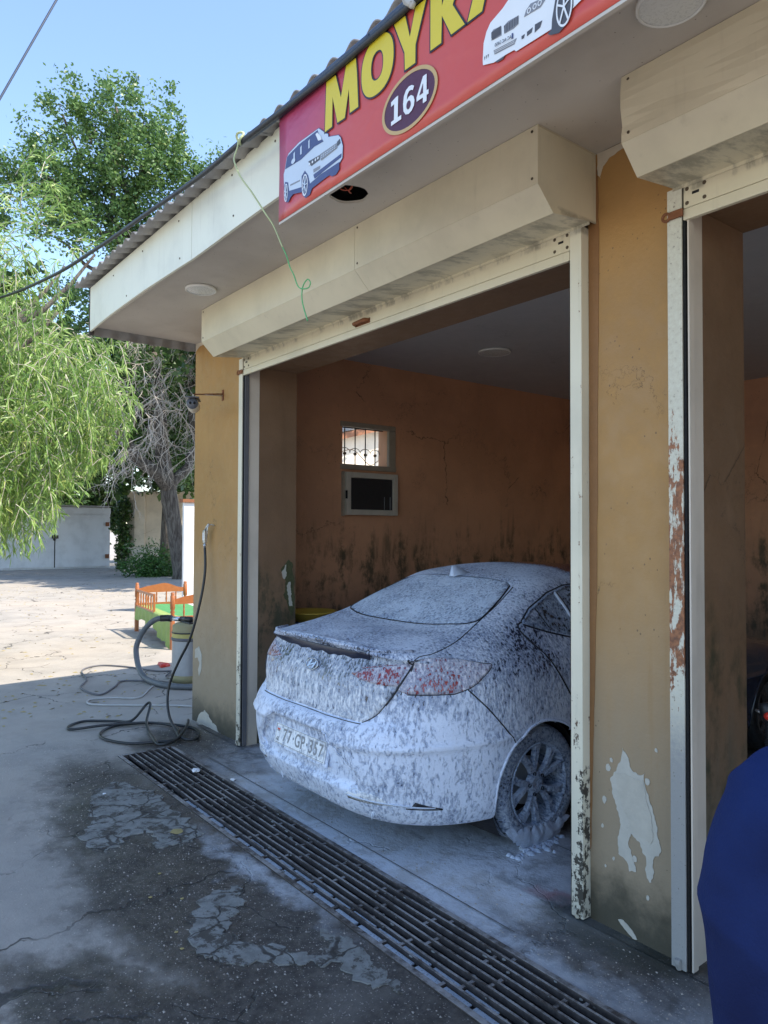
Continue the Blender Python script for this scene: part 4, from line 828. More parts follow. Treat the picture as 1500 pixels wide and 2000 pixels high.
# ------------------------------------------------------------------ drain grate
gr = thing('drain_grate', 'long rusty steel drain grate across the front of the wash bays', 'drain grate', (-5.5, -.66, 0))
def gl(x0, x1, y0, y1, z0, z1, name, mat, bev=0): return box(name, mat, x0+5.5, x1+5.5, y0+.66, y1+.66, z0, z1, gr, bev)
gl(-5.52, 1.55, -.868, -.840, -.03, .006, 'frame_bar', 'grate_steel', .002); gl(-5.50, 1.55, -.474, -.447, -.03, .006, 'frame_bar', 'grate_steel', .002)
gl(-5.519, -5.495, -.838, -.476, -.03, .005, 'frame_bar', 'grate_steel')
by = [-.790, -.744, -.698, -.652, -.606, -.560, -.514]
for y in by:
    mb = MB(); n = 60
    for i in range(n):
        x = -5.494+(7.04)*i/n; x2 = -5.494+7.04*(i+1)/n
    pts = [(-5.494+7.04*i/n+5.5, y+.66+.0075*noise.noise(Vector((i*.22, y*9, 0))), 0) for i in range(n+1)]
    V = []
    for p in pts:
        zt = .004+.002*noise.noise(Vector((p[0]*2, y*5, 2)))
        V += [(p[0], p[1]-.0055, -.020), (p[0], p[1]+.0055, -.020), (p[0], p[1]+.0055, zt), (p[0], p[1]-.0055, zt)]
    Fs = [(4*i+k, 4*i+4+k, 4*i+4+(k+1) % 4, 4*i+(k+1) % 4) for i in range(n) for k in range(4)]
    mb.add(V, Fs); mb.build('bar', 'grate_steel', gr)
xc = -5.06; k = 0; allc = []
while xc < 1.5:
    for j in range(8):
        y0 = (-.8395 if j == 0 else by[j-1]+.0078); y1 = (by[j]-.0078 if j < 7 else -.4745)
        x = xc+(.10*((j+1)//2 % 3)-.05)*.6
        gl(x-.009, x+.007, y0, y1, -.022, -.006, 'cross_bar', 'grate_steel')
        allc.append((x, j))
    xc += .335+.02*math.sin(k); k += 1
# loose plates wedged in the front slots
for j in (0, 1):
    xsj = sorted(x for x, jj in allc if jj == j)
    for a, b in zip(xsj[:-1], xsj[1:]):
        if a < (-4.75 if j == 0 else -3.75): continue
        y0 = (-.8395 if j == 0 else by[0]+.0085); y1 = by[j]-.0085
        mid = (a+b)/2+random.uniform(-.02, .02)
        for p, q in ((a+.014, mid-.012), (mid+.012, b-.014)):
            if random.random() < (.12 if j == 0 else .25): continue
            gl(p, q, y0+.003, y1-.003, -.018, -.012+random.uniform(-.002, .002), 'infill_plate', 'plate_zinc')
# small litter
def blob(name, mat, x, y, r, z, label, cat, grp=None, flat=.35):
    bm = bmesh.new(); bmesh.ops.create_icosphere(bm, subdivisions=1, radius=r)
    for v in bm.verts: v.co.z *= flat; v.co *= 1+.35*noise.noise(v.co*60+Vector((x, y, 0)))
    me = bpy.data.meshes.new('m'); bm.to_mesh(me); bm.free(); o = link(name, me, mat); o.location = (x, y, z); o.rotation_euler.z = random.random()*3; return tag(o, label, cat, grp)
blob('crumpled_paper', 'paper', -4.82, -.56, .035, .018, 'crumpled white paper scrap lying on the drain grate bars', 'litter')
blob('crumpled_paper', 'paper', -4.52, -.43, .022, .008, 'white paper scrap beside the back edge of the drain grate', 'litter')
blob('cigarette_butt', 'paper', -4.76, -1.20, .013, .012, 'white scrap on the pale cracked concrete patch', 'litter')
blob('dead_leaf', 'dry_leaf', -3.94, -1.06, .04, .006, 'yellow green leaf lying by the cracked concrete patch', 'leaf', None, .12)
LBS = ['small yellow leaf nearest the drain grate on the wet asphalt', 'small pale leaf right of the yellow one on the wet asphalt', 'small leaf lowest of the trio left of the lower concrete patch', 'small leaf just below the lower concrete patch', 'small leaf touching the bottom of the lower concrete patch']
for i_, (x, y) in enumerate(((-3.52, -1.32), (-3.22, -1.33), (-3.32, -1.44), (-2.84, -1.49), (-2.97, -1.46))):
    blob('dead_leaf', 'dry_leaf', x, y, .010, .003, LBS[i_], 'leaf', 'small yellow leaves on the asphalt', .2)
mud = MB(); rm = random.Random(3)
for i in range(260):
    x = rm.uniform(-5.4, 1.2); yb = rm.choice([-.838]+by+[-.476])+rm.uniform(-.012, .012); r_ = rm.uniform(.002, .008)
    mud.lathe([(0, r_*.5), (r_*.8, r_*.25), (r_, -.004)], 6, Matrix.Translation((x, yb, .001))@Matrix.Diagonal((rm.uniform(1, 2.6), 1, .6, 1)))
tag(mud.build('drain_silt', 'patch'), 'clots of grey silt and trash caught on the drain grate', 'silt', None, 'stuff')
nst = 5200; sx = rng.uniform(-6.5, -.6, nst); sy_ = np.where(rng.random(nst) < .72, rng.normal(-1.25, .35, nst), rng.normal(-.22, .16, nst)); keep = (sy_ > -2.4) & ((sy_ < -.88) | ((sy_ > -.43) & (sy_ < .5))) & ~((sy_ > -.06) & ((sx > -1.99) | (sx < -5.1)))
V = []; Fs = []
for x, y in zip(sx[keep], sy_[keep]):
    r = .0022+.004*random.random()**4; a = random.random()*6; n = len(V)
    for k in range(3): V.append((x+r*1.5*math.cos(a+k*2.1), y+r*math.sin(a+k*2.1), .0005))
    V.append((x, y, r*1.0)); Fs += [(n, n+1, n+3), (n+1, n+2, n+3), (n+2, n, n+3)]
tag(link('loose_grit', np_mesh(V, Fs), 'pebble'), 'fine grit scattered over the asphalt and bay threshold', 'grit', None, 'stuff')

# ------------------------------------------------------------------ the foam covered saloon
car = thing('parked_car', 'dark saloon covered in white wash foam parked nose first in the bay', 'car', (-3.48, .42, 0))
# rows: L (rear centre lo), W, z centre, z side, lo_c, n, front F, front z, front corner lo
ROWS = [(-.74, .76, .26, .24, -.15, 4.0, 3.35, .24, 2.8),
        (-.90, .845, .235, .205, -.18, 4.0, 3.46, .21, 2.85),
        (-.945, .875, .30, .26, -.20, 4.0, 3.52, .30, 2.85),
        (-.985, .895, .42, .40, -.20, 4.0, 3.56, .42, 2.85),
        (-1.0, .905, .56, .54, -.20, 4.0, 3.57, .54, 2.85),
        (-.995, .905, .655, .66, -.20, 4.0, 3.55, .62, 2.85),
        (-.965, .90, .69, .72, -.20, 4.0, 3.53, .66, 2.85),
        (-.925, .895, .705, .76, -.20, 4.4, 3.50, .69, 2.8),
        (-.915, .888, .80, .83, -.20, 4.4, 3.46, .72, 2.8),
        (-.895, .878, .91, .90, -.18, 4.8, 3.38, .76, 2.75),
        (-.855, .862, .99, .955, -.15, 5.0, 3.25, .79, 2.7),
        (-.838, .845, 1.045, .985, -.10, 5.0, 3.10, .82, 2.6),
        (-.868, .838, 1.064, 1.00, -.10, 5.2, 3.05, .83, 2.5),
        (-.862, .828, 1.078, 1.012, -.10, 5.2, 3.0, .84, 2.4),
        (-.80, .812, 1.086, 1.03, -.05, 5.2, 2.85, .87, 2.3),
        (-.58, .775, 1.112, 1.085, .05, 5.0, 2.5, .93, 2.0),
        (-.36, .735, 1.130, 1.155, .15, 5.5, 2.2, .99, 1.8),
        (-.10, .685, 1.245, 1.245, .28, 5.5, 1.85, 1.14, 1.5),
        (.12, .63, 1.335, 1.325, .40, 5.5, 1.55, 1.30, 1.3),
        (.24, .575, 1.385, 1.38, .50, 5, 1.3, 1.40, 1.2),
        (.42, .46, 1.425, 1.42, .60, 4.5, 1.15, 1.44, 1.05),
        (.62, .25, 1.452, 1.452, .75, 3.5, 1.0, 1.455, .95),
        (.80, .0, 1.46, 1.46, .80, 3, .93, 1.46, .9)]
PH = [0, .10, .22, .34, .46, .58, .70, .80, .90, 1.0]           # rear ring fraction
TS = [.06, .14, .24, .36, .5, .64, .78, .9]                    # side
PF = [1.0, .85, .7, .55, .4, .2, 0]                             # front ring
def row_pts(rw):
    L, Wd_, zc, zs, lc, n, F, zf, fc = rw; out = []
    for f in PH:
        a = f*math.pi/2; S = math.sin(a)**(2/n*1.0) if f > 0 else 0; S = math.sin(a)**(2/n) if f > 0 else 0
        # superellipse in plan: equal-angle sampling, but keep the centre columns evenly spread
        lat = Wd_*min(1, (f/.58)*.86 if f < .58 else .86+.14*math.sin((f-.58)/.42*math.pi/2))
        q = max(0, 1-(lat/max(Wd_, 1e-6))**n) if Wd_ > 0 else (1-f)
        lo = lc+(L-lc)*q**.5; z = zc+(zs-zc)*(lat/Wd_ if Wd_ > 0 else f)**2.2
        if L > -.9 and L < .3 and zc > 1.07: z = zc+(zs-zc)*(lat/Wd_ if Wd_ > 0 else f)**2.6
        out.append((lat, lo, z))
    for t_ in TS:
        lo = lc+(fc-lc)*t_; bul = 1+.012*math.sin(math.pi*t_)-.02*max(0, t_-.75)/.25
        e = 1-math.exp(-8*max(0, t_-.7)); z = zs+(zs*0+(zf-zs)*max(0, (t_-.55)/.45)**1.5)
        out.append((Wd_*bul, lo, z))
    for f in PF:
        lat = Wd_*.98*math.sin(f*math.pi/2)**.7 if f > 0 else 0
        q = max(0, 1-(lat/max(Wd_, 1e-6))**2.6) if Wd_ > 0 else 1
        out.append((lat, fc+(F-fc)*q**.5 if Wd_ > 0 else fc+(F-fc)*(1-f), zf))
    return out
CG = np.array([row_pts(r_) for r_ in ROWS])                      # rows x cols x 3
def crom(P, n, axis):
    P = np.moveaxis(P, axis, 0); m_ = len(P); out = []
    Pe = np.concatenate([2*P[:1]-P[1:2], P, 2*P[-1:]-P[-2:-1]])
    for i in range(m_-1):
        a, b, c, d = Pe[i], Pe[i+1], Pe[i+2], Pe[i+3]
        # centripetal-ish knots keep tight rows from overshooting
        k1 = np.linalg.norm(b-a, axis=-1, keepdims=True)+1e-5; k2 = np.linalg.norm(c-b, axis=-1, keepdims=True)+1e-5; k3 = np.linalg.norm(d-c, axis=-1, keepdims=True)+1e-5
        m1 = ((c-b)/k2*k1+(b-a)/k1*k2)/(k1+k2)*k2; m2 = ((d-c)/k3*k2+(c-b)/k2*k3)/(k2+k3)*k2
        for k in range(n):
            u = k/n; out.append((2*u**3-3*u**2+1)*b+(u**3-2*u**2+u)*m1+(-2*u**3+3*u**2)*c+(u**3-u**2)*m2)
    out.append(P[-1]); return np.moveaxis(np.array(out), 0, axis)
DG = crom(crom(CG, 8, 0), 8, 1)
DG[:, 0, 0] = 0; DG[:, -1, 0] = 0; DG[-1, :, 0] = 0; DG[..., 0] = np.maximum(DG[..., 0], 0)
# licence plate recess pressed into the bumper
def inset(P):
    lat, lo, z = P[..., 0], P[..., 1], P[..., 2]
    w_ = .50-.34*np.clip((z-.46)/.17, 0, 1)*0.62
    lo_edge = np.clip((w_-lat)/.03, 0, 1)*np.clip((z-.375)/.02, 0, 1)*np.clip((.635-z)/.02, 0, 1)
    P = P.copy(); P[..., 1] += np.where(lo < -.5, .035*lo_edge, 0)
    # crease along the bumper corner and a shoulder line above it
    c1 = np.exp(-((z-.60-.05*np.clip(lat-.5, 0, 1))/.018)**2)*.013*(lat > .3)
    P[..., 0] += c1*np.clip((lat-.4)*3, 0, 1); P[..., 1] -= np.where(lo < -.6, c1, 0)
    return P
DG = inset(DG)
nr, nc = DG.shape[:2]; Vh = DG.reshape(-1, 3); idx = np.arange(nr*nc).reshape(nr, nc)
Q = np.stack([idx[:-1, :-1], idx[:-1, 1:], idx[1:, 1:], idx[1:, :-1]], -1).reshape(-1, 4)
Vm = Vh.copy(); Vm[:, 0] *= -1
VV = np.concatenate([Vh, Vm]); QQ = np.concatenate([Q, Q[:, ::-1]+len(Vh)])
cen = VV[QQ].mean(1)
arch = np.zeros(len(QQ), bool)
for wl_, rr in ((0, .348), (2.70, .345)):
    arch |= (np.abs(cen[:, 0]) > .55) & (((cen[:, 1]-wl_)**2+(cen[:, 2]-.315)**2) < rr*rr)
QQ = QQ[~arch]; cen = cen[~arch]
bvh = BVHTree.FromPolygons([Vector(v) for v in VV], [tuple(int(k) for k in q) for q in QQ])
seam = np.interp(cen[:, 2], [.2, .57, .88, .92], [-.20, -.215, -.49, -.52])
isb = (cen[:, 1] < seam) & (cen[:, 2] < np.where(np.abs(cen[:, 0]) < .60, .706, np.where(cen[:, 1] < -.4, .88, 2)))
lidw = np.interp(cen[:, 2], [.70, .712, .77, .88, .97, 1.03], [0, .49, .57, .64, .66, .655])
isb = (cen[:, 1] < seam) & (cen[:, 2] < .88) & ~((np.abs(cen[:, 0]) < lidw) & (cen[:, 2] > .700) & (cen[:, 1] < 0))
def sub(mask, name, mat):
    q = QQ[mask]; u, inv = np.unique(q, return_inverse=True); me = np_mesh(VV[u], inv.reshape(-1, 4)); o = link(name, me, mat, car, True)
    bm = bmesh.new(); bm.from_mesh(me); bmesh.ops.remove_doubles(bm, verts=bm.verts, dist=.0004); bmesh.ops.recalc_face_normals(bm, faces=bm.faces); bm.to_mesh(me); bm.free()
    me.polygons.foreach_set('use_smooth', [True]*len(me.polygons)); return o
body = sub(~isb, 'body', 'foam_paint'); bumper = sub(isb, 'bumper', 'foam_bumper')
def cast(p, d):
    h = bvh.ray_cast(Vector(p), Vector(d).normalized())
    if h[0] is None: h = bvh.find_nearest(Vector(p)+Vector(d).normalized()*1.0)
    n_ = h[1]; 
    if n_.dot(Vector(d)) > 0: n_ = -n_
    return h[0], n_
# projections: rear (lat,z) looking +lo; side (lo,z) looking -lat; top (lat,lo) looking down; corner: (s,z), 45 degrees
def proj_rear(a, b): return (a, -3, b), (0, 1, 0)
def proj_side(s_): return lambda a, b: ((3*s_, a, b), (-s_, 0, 0))
def proj_top(a, b): return (a, b, 3), (0, 0, -1)
def proj_corner(s_):   # a = distance along the direction (lat+,lo+)/sqrt2 measured from lat=.8s, lo=-.6
    k = math.sqrt(.5)
    return lambda a, b: ((s_*(.8+a*k+2*k), -.6+a*k-2*k, b), (-s_*k, k, 0))
def ppatch(name, mat, poly, pr, off=.003, step=.02, parent=car, rim=.006, round_=0):
    bm = bmesh.new(); vs = [bm.verts.new((a, b, 0)) for a, b in poly]; bm.faces.new(vs)
    for ax in (0, 1):
        lo_, hi_ = min(p[ax] for p in poly), max(p[ax] for p in poly); q = lo_+step
        while q < hi_:
            co = (q, 0, 0) if ax == 0 else (0, q, 0); no = (1, 0, 0) if ax == 0 else (0, 1, 0)
            bmesh.ops.bisect_plane(bm, geom=bm.verts[:]+bm.edges[:]+bm.faces[:], dist=1e-6, plane_co=co, plane_no=no); q += step
    bmesh.ops.triangulate(bm, faces=[f for f in bm.faces if len(f.verts) > 4])
    bedge = [e for e in bm.edges if len(e.link_faces) == 1]
    r_ = bmesh.ops.extrude_edge_only(bm, edges=bedge); low = {v for v in r_['geom'] if isinstance(v, bmesh.types.BMVert)}
    for v in bm.verts:
        o_, d_ = pr(v.co.x, v.co.y); h, n_ = cast(o_, d_); v.co = h+n_*(off-rim if v in low else off)
    bmesh.ops.recalc_face_normals(bm, faces=bm.faces)
    me = bpy.data.meshes.new('m'); bm.to_mesh(me); bm.free(); o = link(name, me, mat, parent, True)
    return o
def gap(pts, pr, r_=.0045, name='panel_gap', mat='gap_black', parent=car, off=-.0012, close=False):
    P = [Vector((a, b, 0)) for a, b in pts]; out = []
    for i in range(len(P)-1):
        n = max(2, int((P[i+1]-P[i]).length/.02))
        for k in range(n): out.append(P[i].lerp(P[i+1], k/n))
    out.append(P[-1]); W_ = []
    for q in out:
        o_, d_ = pr(q.x, q.y); h, n_ = cast(o_, d_); W_.append(h+n_*off)
    return tube(name, mat, W_, r_, 6, parent)
def mirror(poly): return [(-a, b) for a, b in poly]
def sm(pts, n=5): return [(p.x, p.y) for p in spline([(a, b, 0) for a, b in pts], n)]
# trunk lid rear face
lid = sm([(.655, 1.03), (.66, .97), (.64, .88), (.57, .77), (.49, .712)], 5)
lidp = lid+[(.2, .7075), (0, .7075), (-.2, .7075)]+[(-a, b) for a, b in reversed(lid)]
ppatch('trunk_lid', 'foam_lid', lidp, proj_rear, .003, .03)
gap([(a, b) for a, b in lid], proj_rear); gap([(-a, b) for a, b in lid], proj_rear)
gap([(-.49, .706), (-.2, .700), (.2, .700), (.49, .706)], proj_rear, .0035)
gap([(a+.004, b) for a, b in lid if b > .80], proj_rear, .0045, 'panel_gap', 'gap_black', off=.006); gap([(-a-.004, b) for a, b in lid if b > .80], proj_rear, .0045, 'panel_gap', 'gap_black', off=.006)
# deck gap lines continuing over the shoulder to the glass
for s_ in (1, -1):
    gap([(s_*a, b) for a, b in sm([(.665, -.80), (.685, -.62), (.66, -.42), (.60, -.22), (.56, 0), (.50, .20)], 4)], proj_top, .0038)
# spoiler lip
sp = [(-.645, -.82)]+[(a, -.872+.09*(abs(a)/.66)**3) for a in np.linspace(-.62, .62, 15)]+[(.645, -.82)]
W_ = []
for a in np.linspace(-.63, .63, 21):
    h, n_ = cast((a, -3, 1.068-.010*(abs(a)/.66)**2), (0, 1, 0)); W_.append(h+Vector((0, -.002, .004)))
MB().tube(W_, [.009]*len(W_), 8).build('spoiler', 'foam_paint', car, True)
# rear glass
gl_ = sm([(0, -.335), (.30, -.325), (.50, -.27), (.575, -.20), (.575, -.10), (.53, .06), (.475, .20)], 4)
glp = gl_+[(.44, .225), (.2, .245), (0, .25), (-.2, .245), (-.44, .225)]+[(-a, b) for a, b in reversed(gl_[1:])]
rw_ = ppatch('rear_window', 'foam_glass', glp, proj_top, .002, .05)
gap([(-a, b) for a, b in reversed(gl_)]+gl_, proj_top, .006)
gap([(-.47, .225), (-.2, .245), (.2, .245), (.47, .225)], proj_top, .004, 'roof_seam', 'thick_foam')
# antenna fin
fm_ = MB(); V = [(0, .14, 1.425), (-.022, .28, 1.43), (.022, .28, 1.43), (0, .30, 1.43), (0, .165, 1.475), (0, .185, 1.478), (0, .15, 1.43)]
fm_.add([(-.022, .17, 1.385), (.022, .17, 1.385), (.022, .32, 1.40), (-.022, .32, 1.40), (-.005, .175, 1.452), (.005, .175, 1.452), (.006, .215, 1.45), (-.006, .215, 1.45)], [(0, 1, 5, 4), (1, 2, 6, 5), (2, 3, 7, 6), (3, 0, 4, 7), (4, 5, 6, 7)])
fm_.build('antenna_fin', 'thick_foam', car, True)
# lights
for s_ in (1, -1):
    # outer lamp wraps the corner: points as (a along the 45 degree axis, z)
    k = math.sqrt(.5)
    def ac(lat, lo): return ((lat-.8)+(lo+.6))*k
    outer = sm([(ac(.675, -.795), 1.012), (ac(.76, -.72), 1.035), (ac(.82, -.60), 1.03), (ac(.86, -.44), 1.00), (ac(.87, -.37), .985), (ac(.875, -.44), .935), (ac(.875, -.52), .895), (ac(.86, -.62), .872)], 4)
    outer = outer+[(ac(.70, -.79), .872), (ac(.655, -.81), .885), (ac(.665, -.80), .95)]
    o = ppatch('tail_light', 'foam_light', outer, proj_corner(s_), .005, .02)
    if s_ == 1: tag(o, 'pale foam smeared outer tail light on the near corner')
    gap([outer[i] for i in range(0, len(outer)-3)], proj_corner(s_), .005, 'lamp_gap')
    gap([(ac(.70, -.79), .868), (ac(.86, -.62), .868), (ac(.87, -.52), .890)], proj_corner(s_), .003, 'lamp_gap')
    inner = [(s_*a, b) for a, b in [(.36, .935), (.44, .962), (.54, .985), (.648, 1.005), (.648, .905), (.55, .905), (.44, .915)]]
    ppatch('tail_light', 'foam_red', inner, proj_rear, .007, .02)
    gap([(s_*.42, .968), (s_*.54, .992), (s_*.66, 1.010)], proj_rear, .003, 'lamp_trim', 'foam_red', off=.003)
    gap([(s_*.30, .885), (s_*.5, .888), (s_*.62, .885)], proj_rear, .0035, 'lid_crease', 'thick_foam')
    # bumper seam
    gap([(-.52, .895), (-.40, .78), (-.30, .67), (-.215, .57)], proj_side(s_), .0042)
    # rear reflector and trim blade at the bumper base
    refl = [(s_*a, b) for a, b in [(.42, .345), (.47, .372), (.62, .36), (.72, .345), (.80, .318), (.62, .325), (.5, .330)]]
    ppatch('reflector', 'foam_plate', [(s_*a, b) for a, b in [(.40, .34), (.46, .385), (.60, .375), (.66, .33), (.5, .325)]], proj_rear, .003, .03)
    gap([(s_*.415, .345), (s_*.52, .343), (s_*.66, .338), (s_*.785, .322)], proj_rear, .0035, 'chrome_blade', 'thick_foam', off=.004)
    gap([(s_*.42, .330), (s_*.50, .328)], proj_rear, .005, 'blade_shadow'); gap([(s_*.70, .318), (s_*.80, .310)], proj_rear, .004, 'blade_shadow')
    ppatch('reflector_end', 'gap_black', [(s_*.735, .352), (s_*.80, .316), (s_*.72, .328)], proj_rear, .004, .02)
    # recess edges round the plate
    gap([(s_*.26, .634), (s_*.33, .60), (s_*.47, .465), (s_*.485, .43), (s_*.44, .385)], proj_rear, .004, 'recess_edge', 'foam_bumper', off=.003)
    # side windows, doors
    sd_ = proj_side(s_)
    win = [(.035, 1.165), (.14, 1.225), (.34, 1.30), (.52, 1.335), (1.1, 1.36), (1.5, 1.30), (1.95, 1.07), (1.4, 1.03), (.8, 1.04), (.46, 1.065), (.22, 1.12)]
    ppatch('side_window', 'foam_sideglass', win, sd_, .001, .05)
    gap(win[:4]+[(1.1, 1.36), (1.5, 1.30), (1.95, 1.07)], sd_, .009, 'window_trim', 'foam_rim', off=.001); gap([win[0], win[10], win[9], win[8], win[7], win[6]], sd_, .009, 'window_trim', 'foam_rim', off=.001)
    gap([(.03, 1.172), (.135, 1.236), (.34, 1.313), (.52, 1.348), (1.1, 1.374)], sd_, .005); gap([(.03, 1.155), (.2, 1.105), (.44, 1.048), (.8, 1.022)], sd_, .006)
    gap([(.175, 1.235), (.225, 1.125)], sd_, .005); gap([(.40, 1.31), (.485, 1.06)], sd_, .010, 'window_divider', 'thick_foam', off=.003); gap([(.425, 1.31), (.51, 1.06)], sd_, .005)
    gap(sm([(.04, 1.172), (-.01, 1.15), (.0, 1.10), (.07, 1.02), (.16, .88), (.25, .74), (.33, .60), (.345, .5)], 4), sd_, .0055)
    gap([(1.05, 1.04), (1.06, .8), (1.05, .35)], sd_, .0045); gap([(.38, .36), (1.05, .30), (2.05, .30), (2.1, .9)], sd_, .0045)
    for xh in (.40, 1.25):
        hh, nn = cast((3*s_, xh, .90), (-s_, 0, 0)); MB().tube([hh+nn*.0+Vector((0, -.02, 0)), hh+nn*.035, hh+nn*.038+Vector((0, .13, .0)), hh+nn*.0+Vector((0, .16, 0))], .013, 8, True, 3).build('door_handle', 'thick_foam', car, True)
    mh, mn = cast((3*s_, 1.72, 1.05), (-s_, 0, 0))
    MB().lathe([(0, -.05), (.06, -.045), (.085, .0), (.06, .05), (0, .06)], 14, Matrix.Translation(mh+mn*.11)@Matrix.Rotation(R(90), 4, 'X')@Matrix.Diagonal((1.2, .8, .9, 1))).build('door_mirror', 'foam_paint', car, True)
    # head lamps on the nose
    ppatch('headlight', 'foam_plate', [(s_*.45, .60), (s_*.80, .64), (s_*.84, .70), (s_*.5, .66)], lambda a, b: ((a, 6, b), (0, -1, 0)), .004, .05)
# emblem: round badge with a slanted letter
ec, en = cast((.0, -3, .93), (0, 1, 0))
ex_ = Vector((1, 0, 0)); ey_ = en.cross(ex_).normalized()
em = Matrix.Translation(ec+en*.007)@Matrix((ex_, ey_, en)).transposed().to_4x4()
def em_ring(a, b, w_, name='emblem', h=.006):
    n = 40; V = []
    for k in range(n):
        t_ = 2*math.pi*k/n
        for f, zz in ((1, 0), (1, h), (1-w_, h), (1-w_, 0)): V.append(em@Vector((a*f*math.cos(t_), b*f*math.sin(t_), zz)))
    MB().add(V, [(4*k+j, 4*((k+1) % n)+j, 4*((k+1) % n)+(j+1) % 4, 4*k+(j+1) % 4) for k in range(n) for j in range(4)]).build(name, 'chrome', car, True)
em_ring(.062, .034, .14)
MB().add([em@Vector((.055*math.cos(2*math.pi*k/32), .029*math.sin(2*math.pi*k/32), .001)) for k in range(32)], [tuple(range(32))]).build('emblem_back', 'foam_lid', car)
for pts in ([(-.036, -.018), (-.022, -.020), (-.004, .022), (-.018, .024)], [(.012, -.022), (.026, -.020), (.042, .018), (.030, .020)], [(-.020, -.004), (-.012, -.010), (.030, .004), (.024, .010)]):
    MB().prism(pts, lambda a, b, t_: em@Vector((a, b, t_)), .0015, .007).build('emblem_bar', 'chrome', car)
# model lettering half hidden under the drips: short dark dashes of wiped foam
for i, a in enumerate((-.29, -.225, -.165, -.105, -.03, .04, .115)):
    ppatch('wiped_spot', 'foam_sideglass', [(a-.011, .835-.012*(i % 2)), (a+.011, .84), (a+.009, .80-.01*(i % 3)), (a-.009, .795)], proj_rear, .0045, .02)
# bare paint band under the spoiler where the foam slid off
bandp = [(a, 1.040) for a in np.linspace(-.60, .45, 12)]+[(a, 1.012+.014*noise.noise(Vector((a*14, 0, 0)))-.010*math.cos(a*3)) for a in np.linspace(.45, -.60, 26)]
ppatch('wiped_band', 'gap_paint', bandp, proj_rear, .0042, .04) if 'gap_paint' in MAT else None
# number plate
pc, pn = cast((0, -3, .515), (0, 1, 0))
pM = Matrix.Translation((0.0, pc.y-.008, .515))@Matrix.Rotation(R(90-11), 4, 'X')
np_ = MB(); np_.box(-.26, .26, -.056, .056, -.002, .004); np_.v = [tuple(pM@Vector(v)) for v in np_.v]; pl = np_.build('number_plate', 'foam_plate', car, False, .002)
np_ = MB(); np_.box(-.275, .275, -.072, .068, -.014, -.003); np_.v = [tuple(pM@Vector(v)) for v in np_.v]; np_.build('plate_frame', 'foam_bumper', car, False, .003)
def pt(s_, size, x, y=0, sx=.8, mat='plate_ink', nm='plate_character'):
    return text(s_, mat, size, (0, 0, 0), Matrix.Identity(4), pl, .0006, nm, .0012, sx)
for ch, x in zip('77·GP·357', (-.155, -.105, -.062, -.018, .035, .078, .118, .166, .214)):
    o = pt(ch, .098 if ch != '·' else .10, x); o.data.transform(pM@Matrix.Translation((x, -.002, .0048)))
o = pt('AZ', .026, 0); o.data.transform(pM@Matrix.Translation((-.225, -.03, .0048)))
for k, (mt, yy) in enumerate((('print_lightblue', .032), ('red_plastic', .024), ('print_grey', .016))):
    b_ = MB(); b_.box(-.24, -.212, yy-.004, yy+.004, .004, .0052); b_.v = [tuple(pM@Vector(v)) for v in b_.v]; b_.build('plate_flag', mt, pl)
for (a, b, c, d) in ((-.25, .25, .049, .051), (-.25, .25, -.051, -.049), (-.252, -.25, -.05, .05), (.25, .252, -.05, .05)):
    b_ = MB(); b_.box(a, b, c, d, .004, .0052); b_.v = [tuple(pM@Vector(v)) for v in b_.v]; b_.build('plate_border', 'plate_ink', pl)
# foam drips along the bumper's lower lip
bm_ = MB()
for i in range(17):
    a = -.72+1.3*i/16+random.uniform(-.04, .04); h, n_ = cast((a, -3, .262), (0, 1, 0)); l_ = random.choice((.008, .012, .02, .03))
    bm_.tube([h+Vector((0, .0, .02)), h+Vector((0, 0, -l_*.4)), h+Vector((0, 0, -l_))], [.010*random.uniform(.5, 1.3), .002], 6)
bm_.build('foam_drips', 'thick_foam', car, True)['kind'] = 'stuff'
# underbody, wells, wheels
MB().box(-.70, .70, -.50, 3.2, .215, .30).build('underbody', 'well_black', car)
for wy in (0, 2.70):
    for s_ in (1, -1):
        V = []; na = 30
        for i in range(na+1):
            a = R(-38+256*i/na); 
            for xx_, rr in ((s_*.848, .352), (s_*.60, .36), (s_*.59, .05)): V.append((xx_, wy+rr*math.cos(a), .315+rr*math.sin(a)))
        MB().add(V, [(3*i+j, 3*i+3+j, 3*i+4+j, 3*i+1+j) for i in range(na) for j in range(2)]).build('wheel_well', 'well_black', car, True)
        W_ = []
        for k in range(41):
            a = R(-32+244*k/40); q = Vector((3*s_, wy+.352*math.cos(a), .315+.352*math.sin(a))); h = bvh.ray_cast(q, Vector((-s_, 0, 0)))
            if h[0] is not None and abs(h[0].x) > .6: W_.append(h[0]+Vector((s_*.001, 0, 0)))
        if len(W_) > 4: MB().tube(W_, .0075, 6).build('arch_lip', 'foam_bumper', car, True)
def wheel(s_, wy):
    w_ = bpy.data.objects.new('wheel', None); COL.objects.link(w_); w_.parent = car; w_.location = (s_*.872, wy, .317); w_.rotation_euler = (0, R(90*s_), 0); w_.scale = (1, 1, 1)
    return w_
wheel_parts = {}
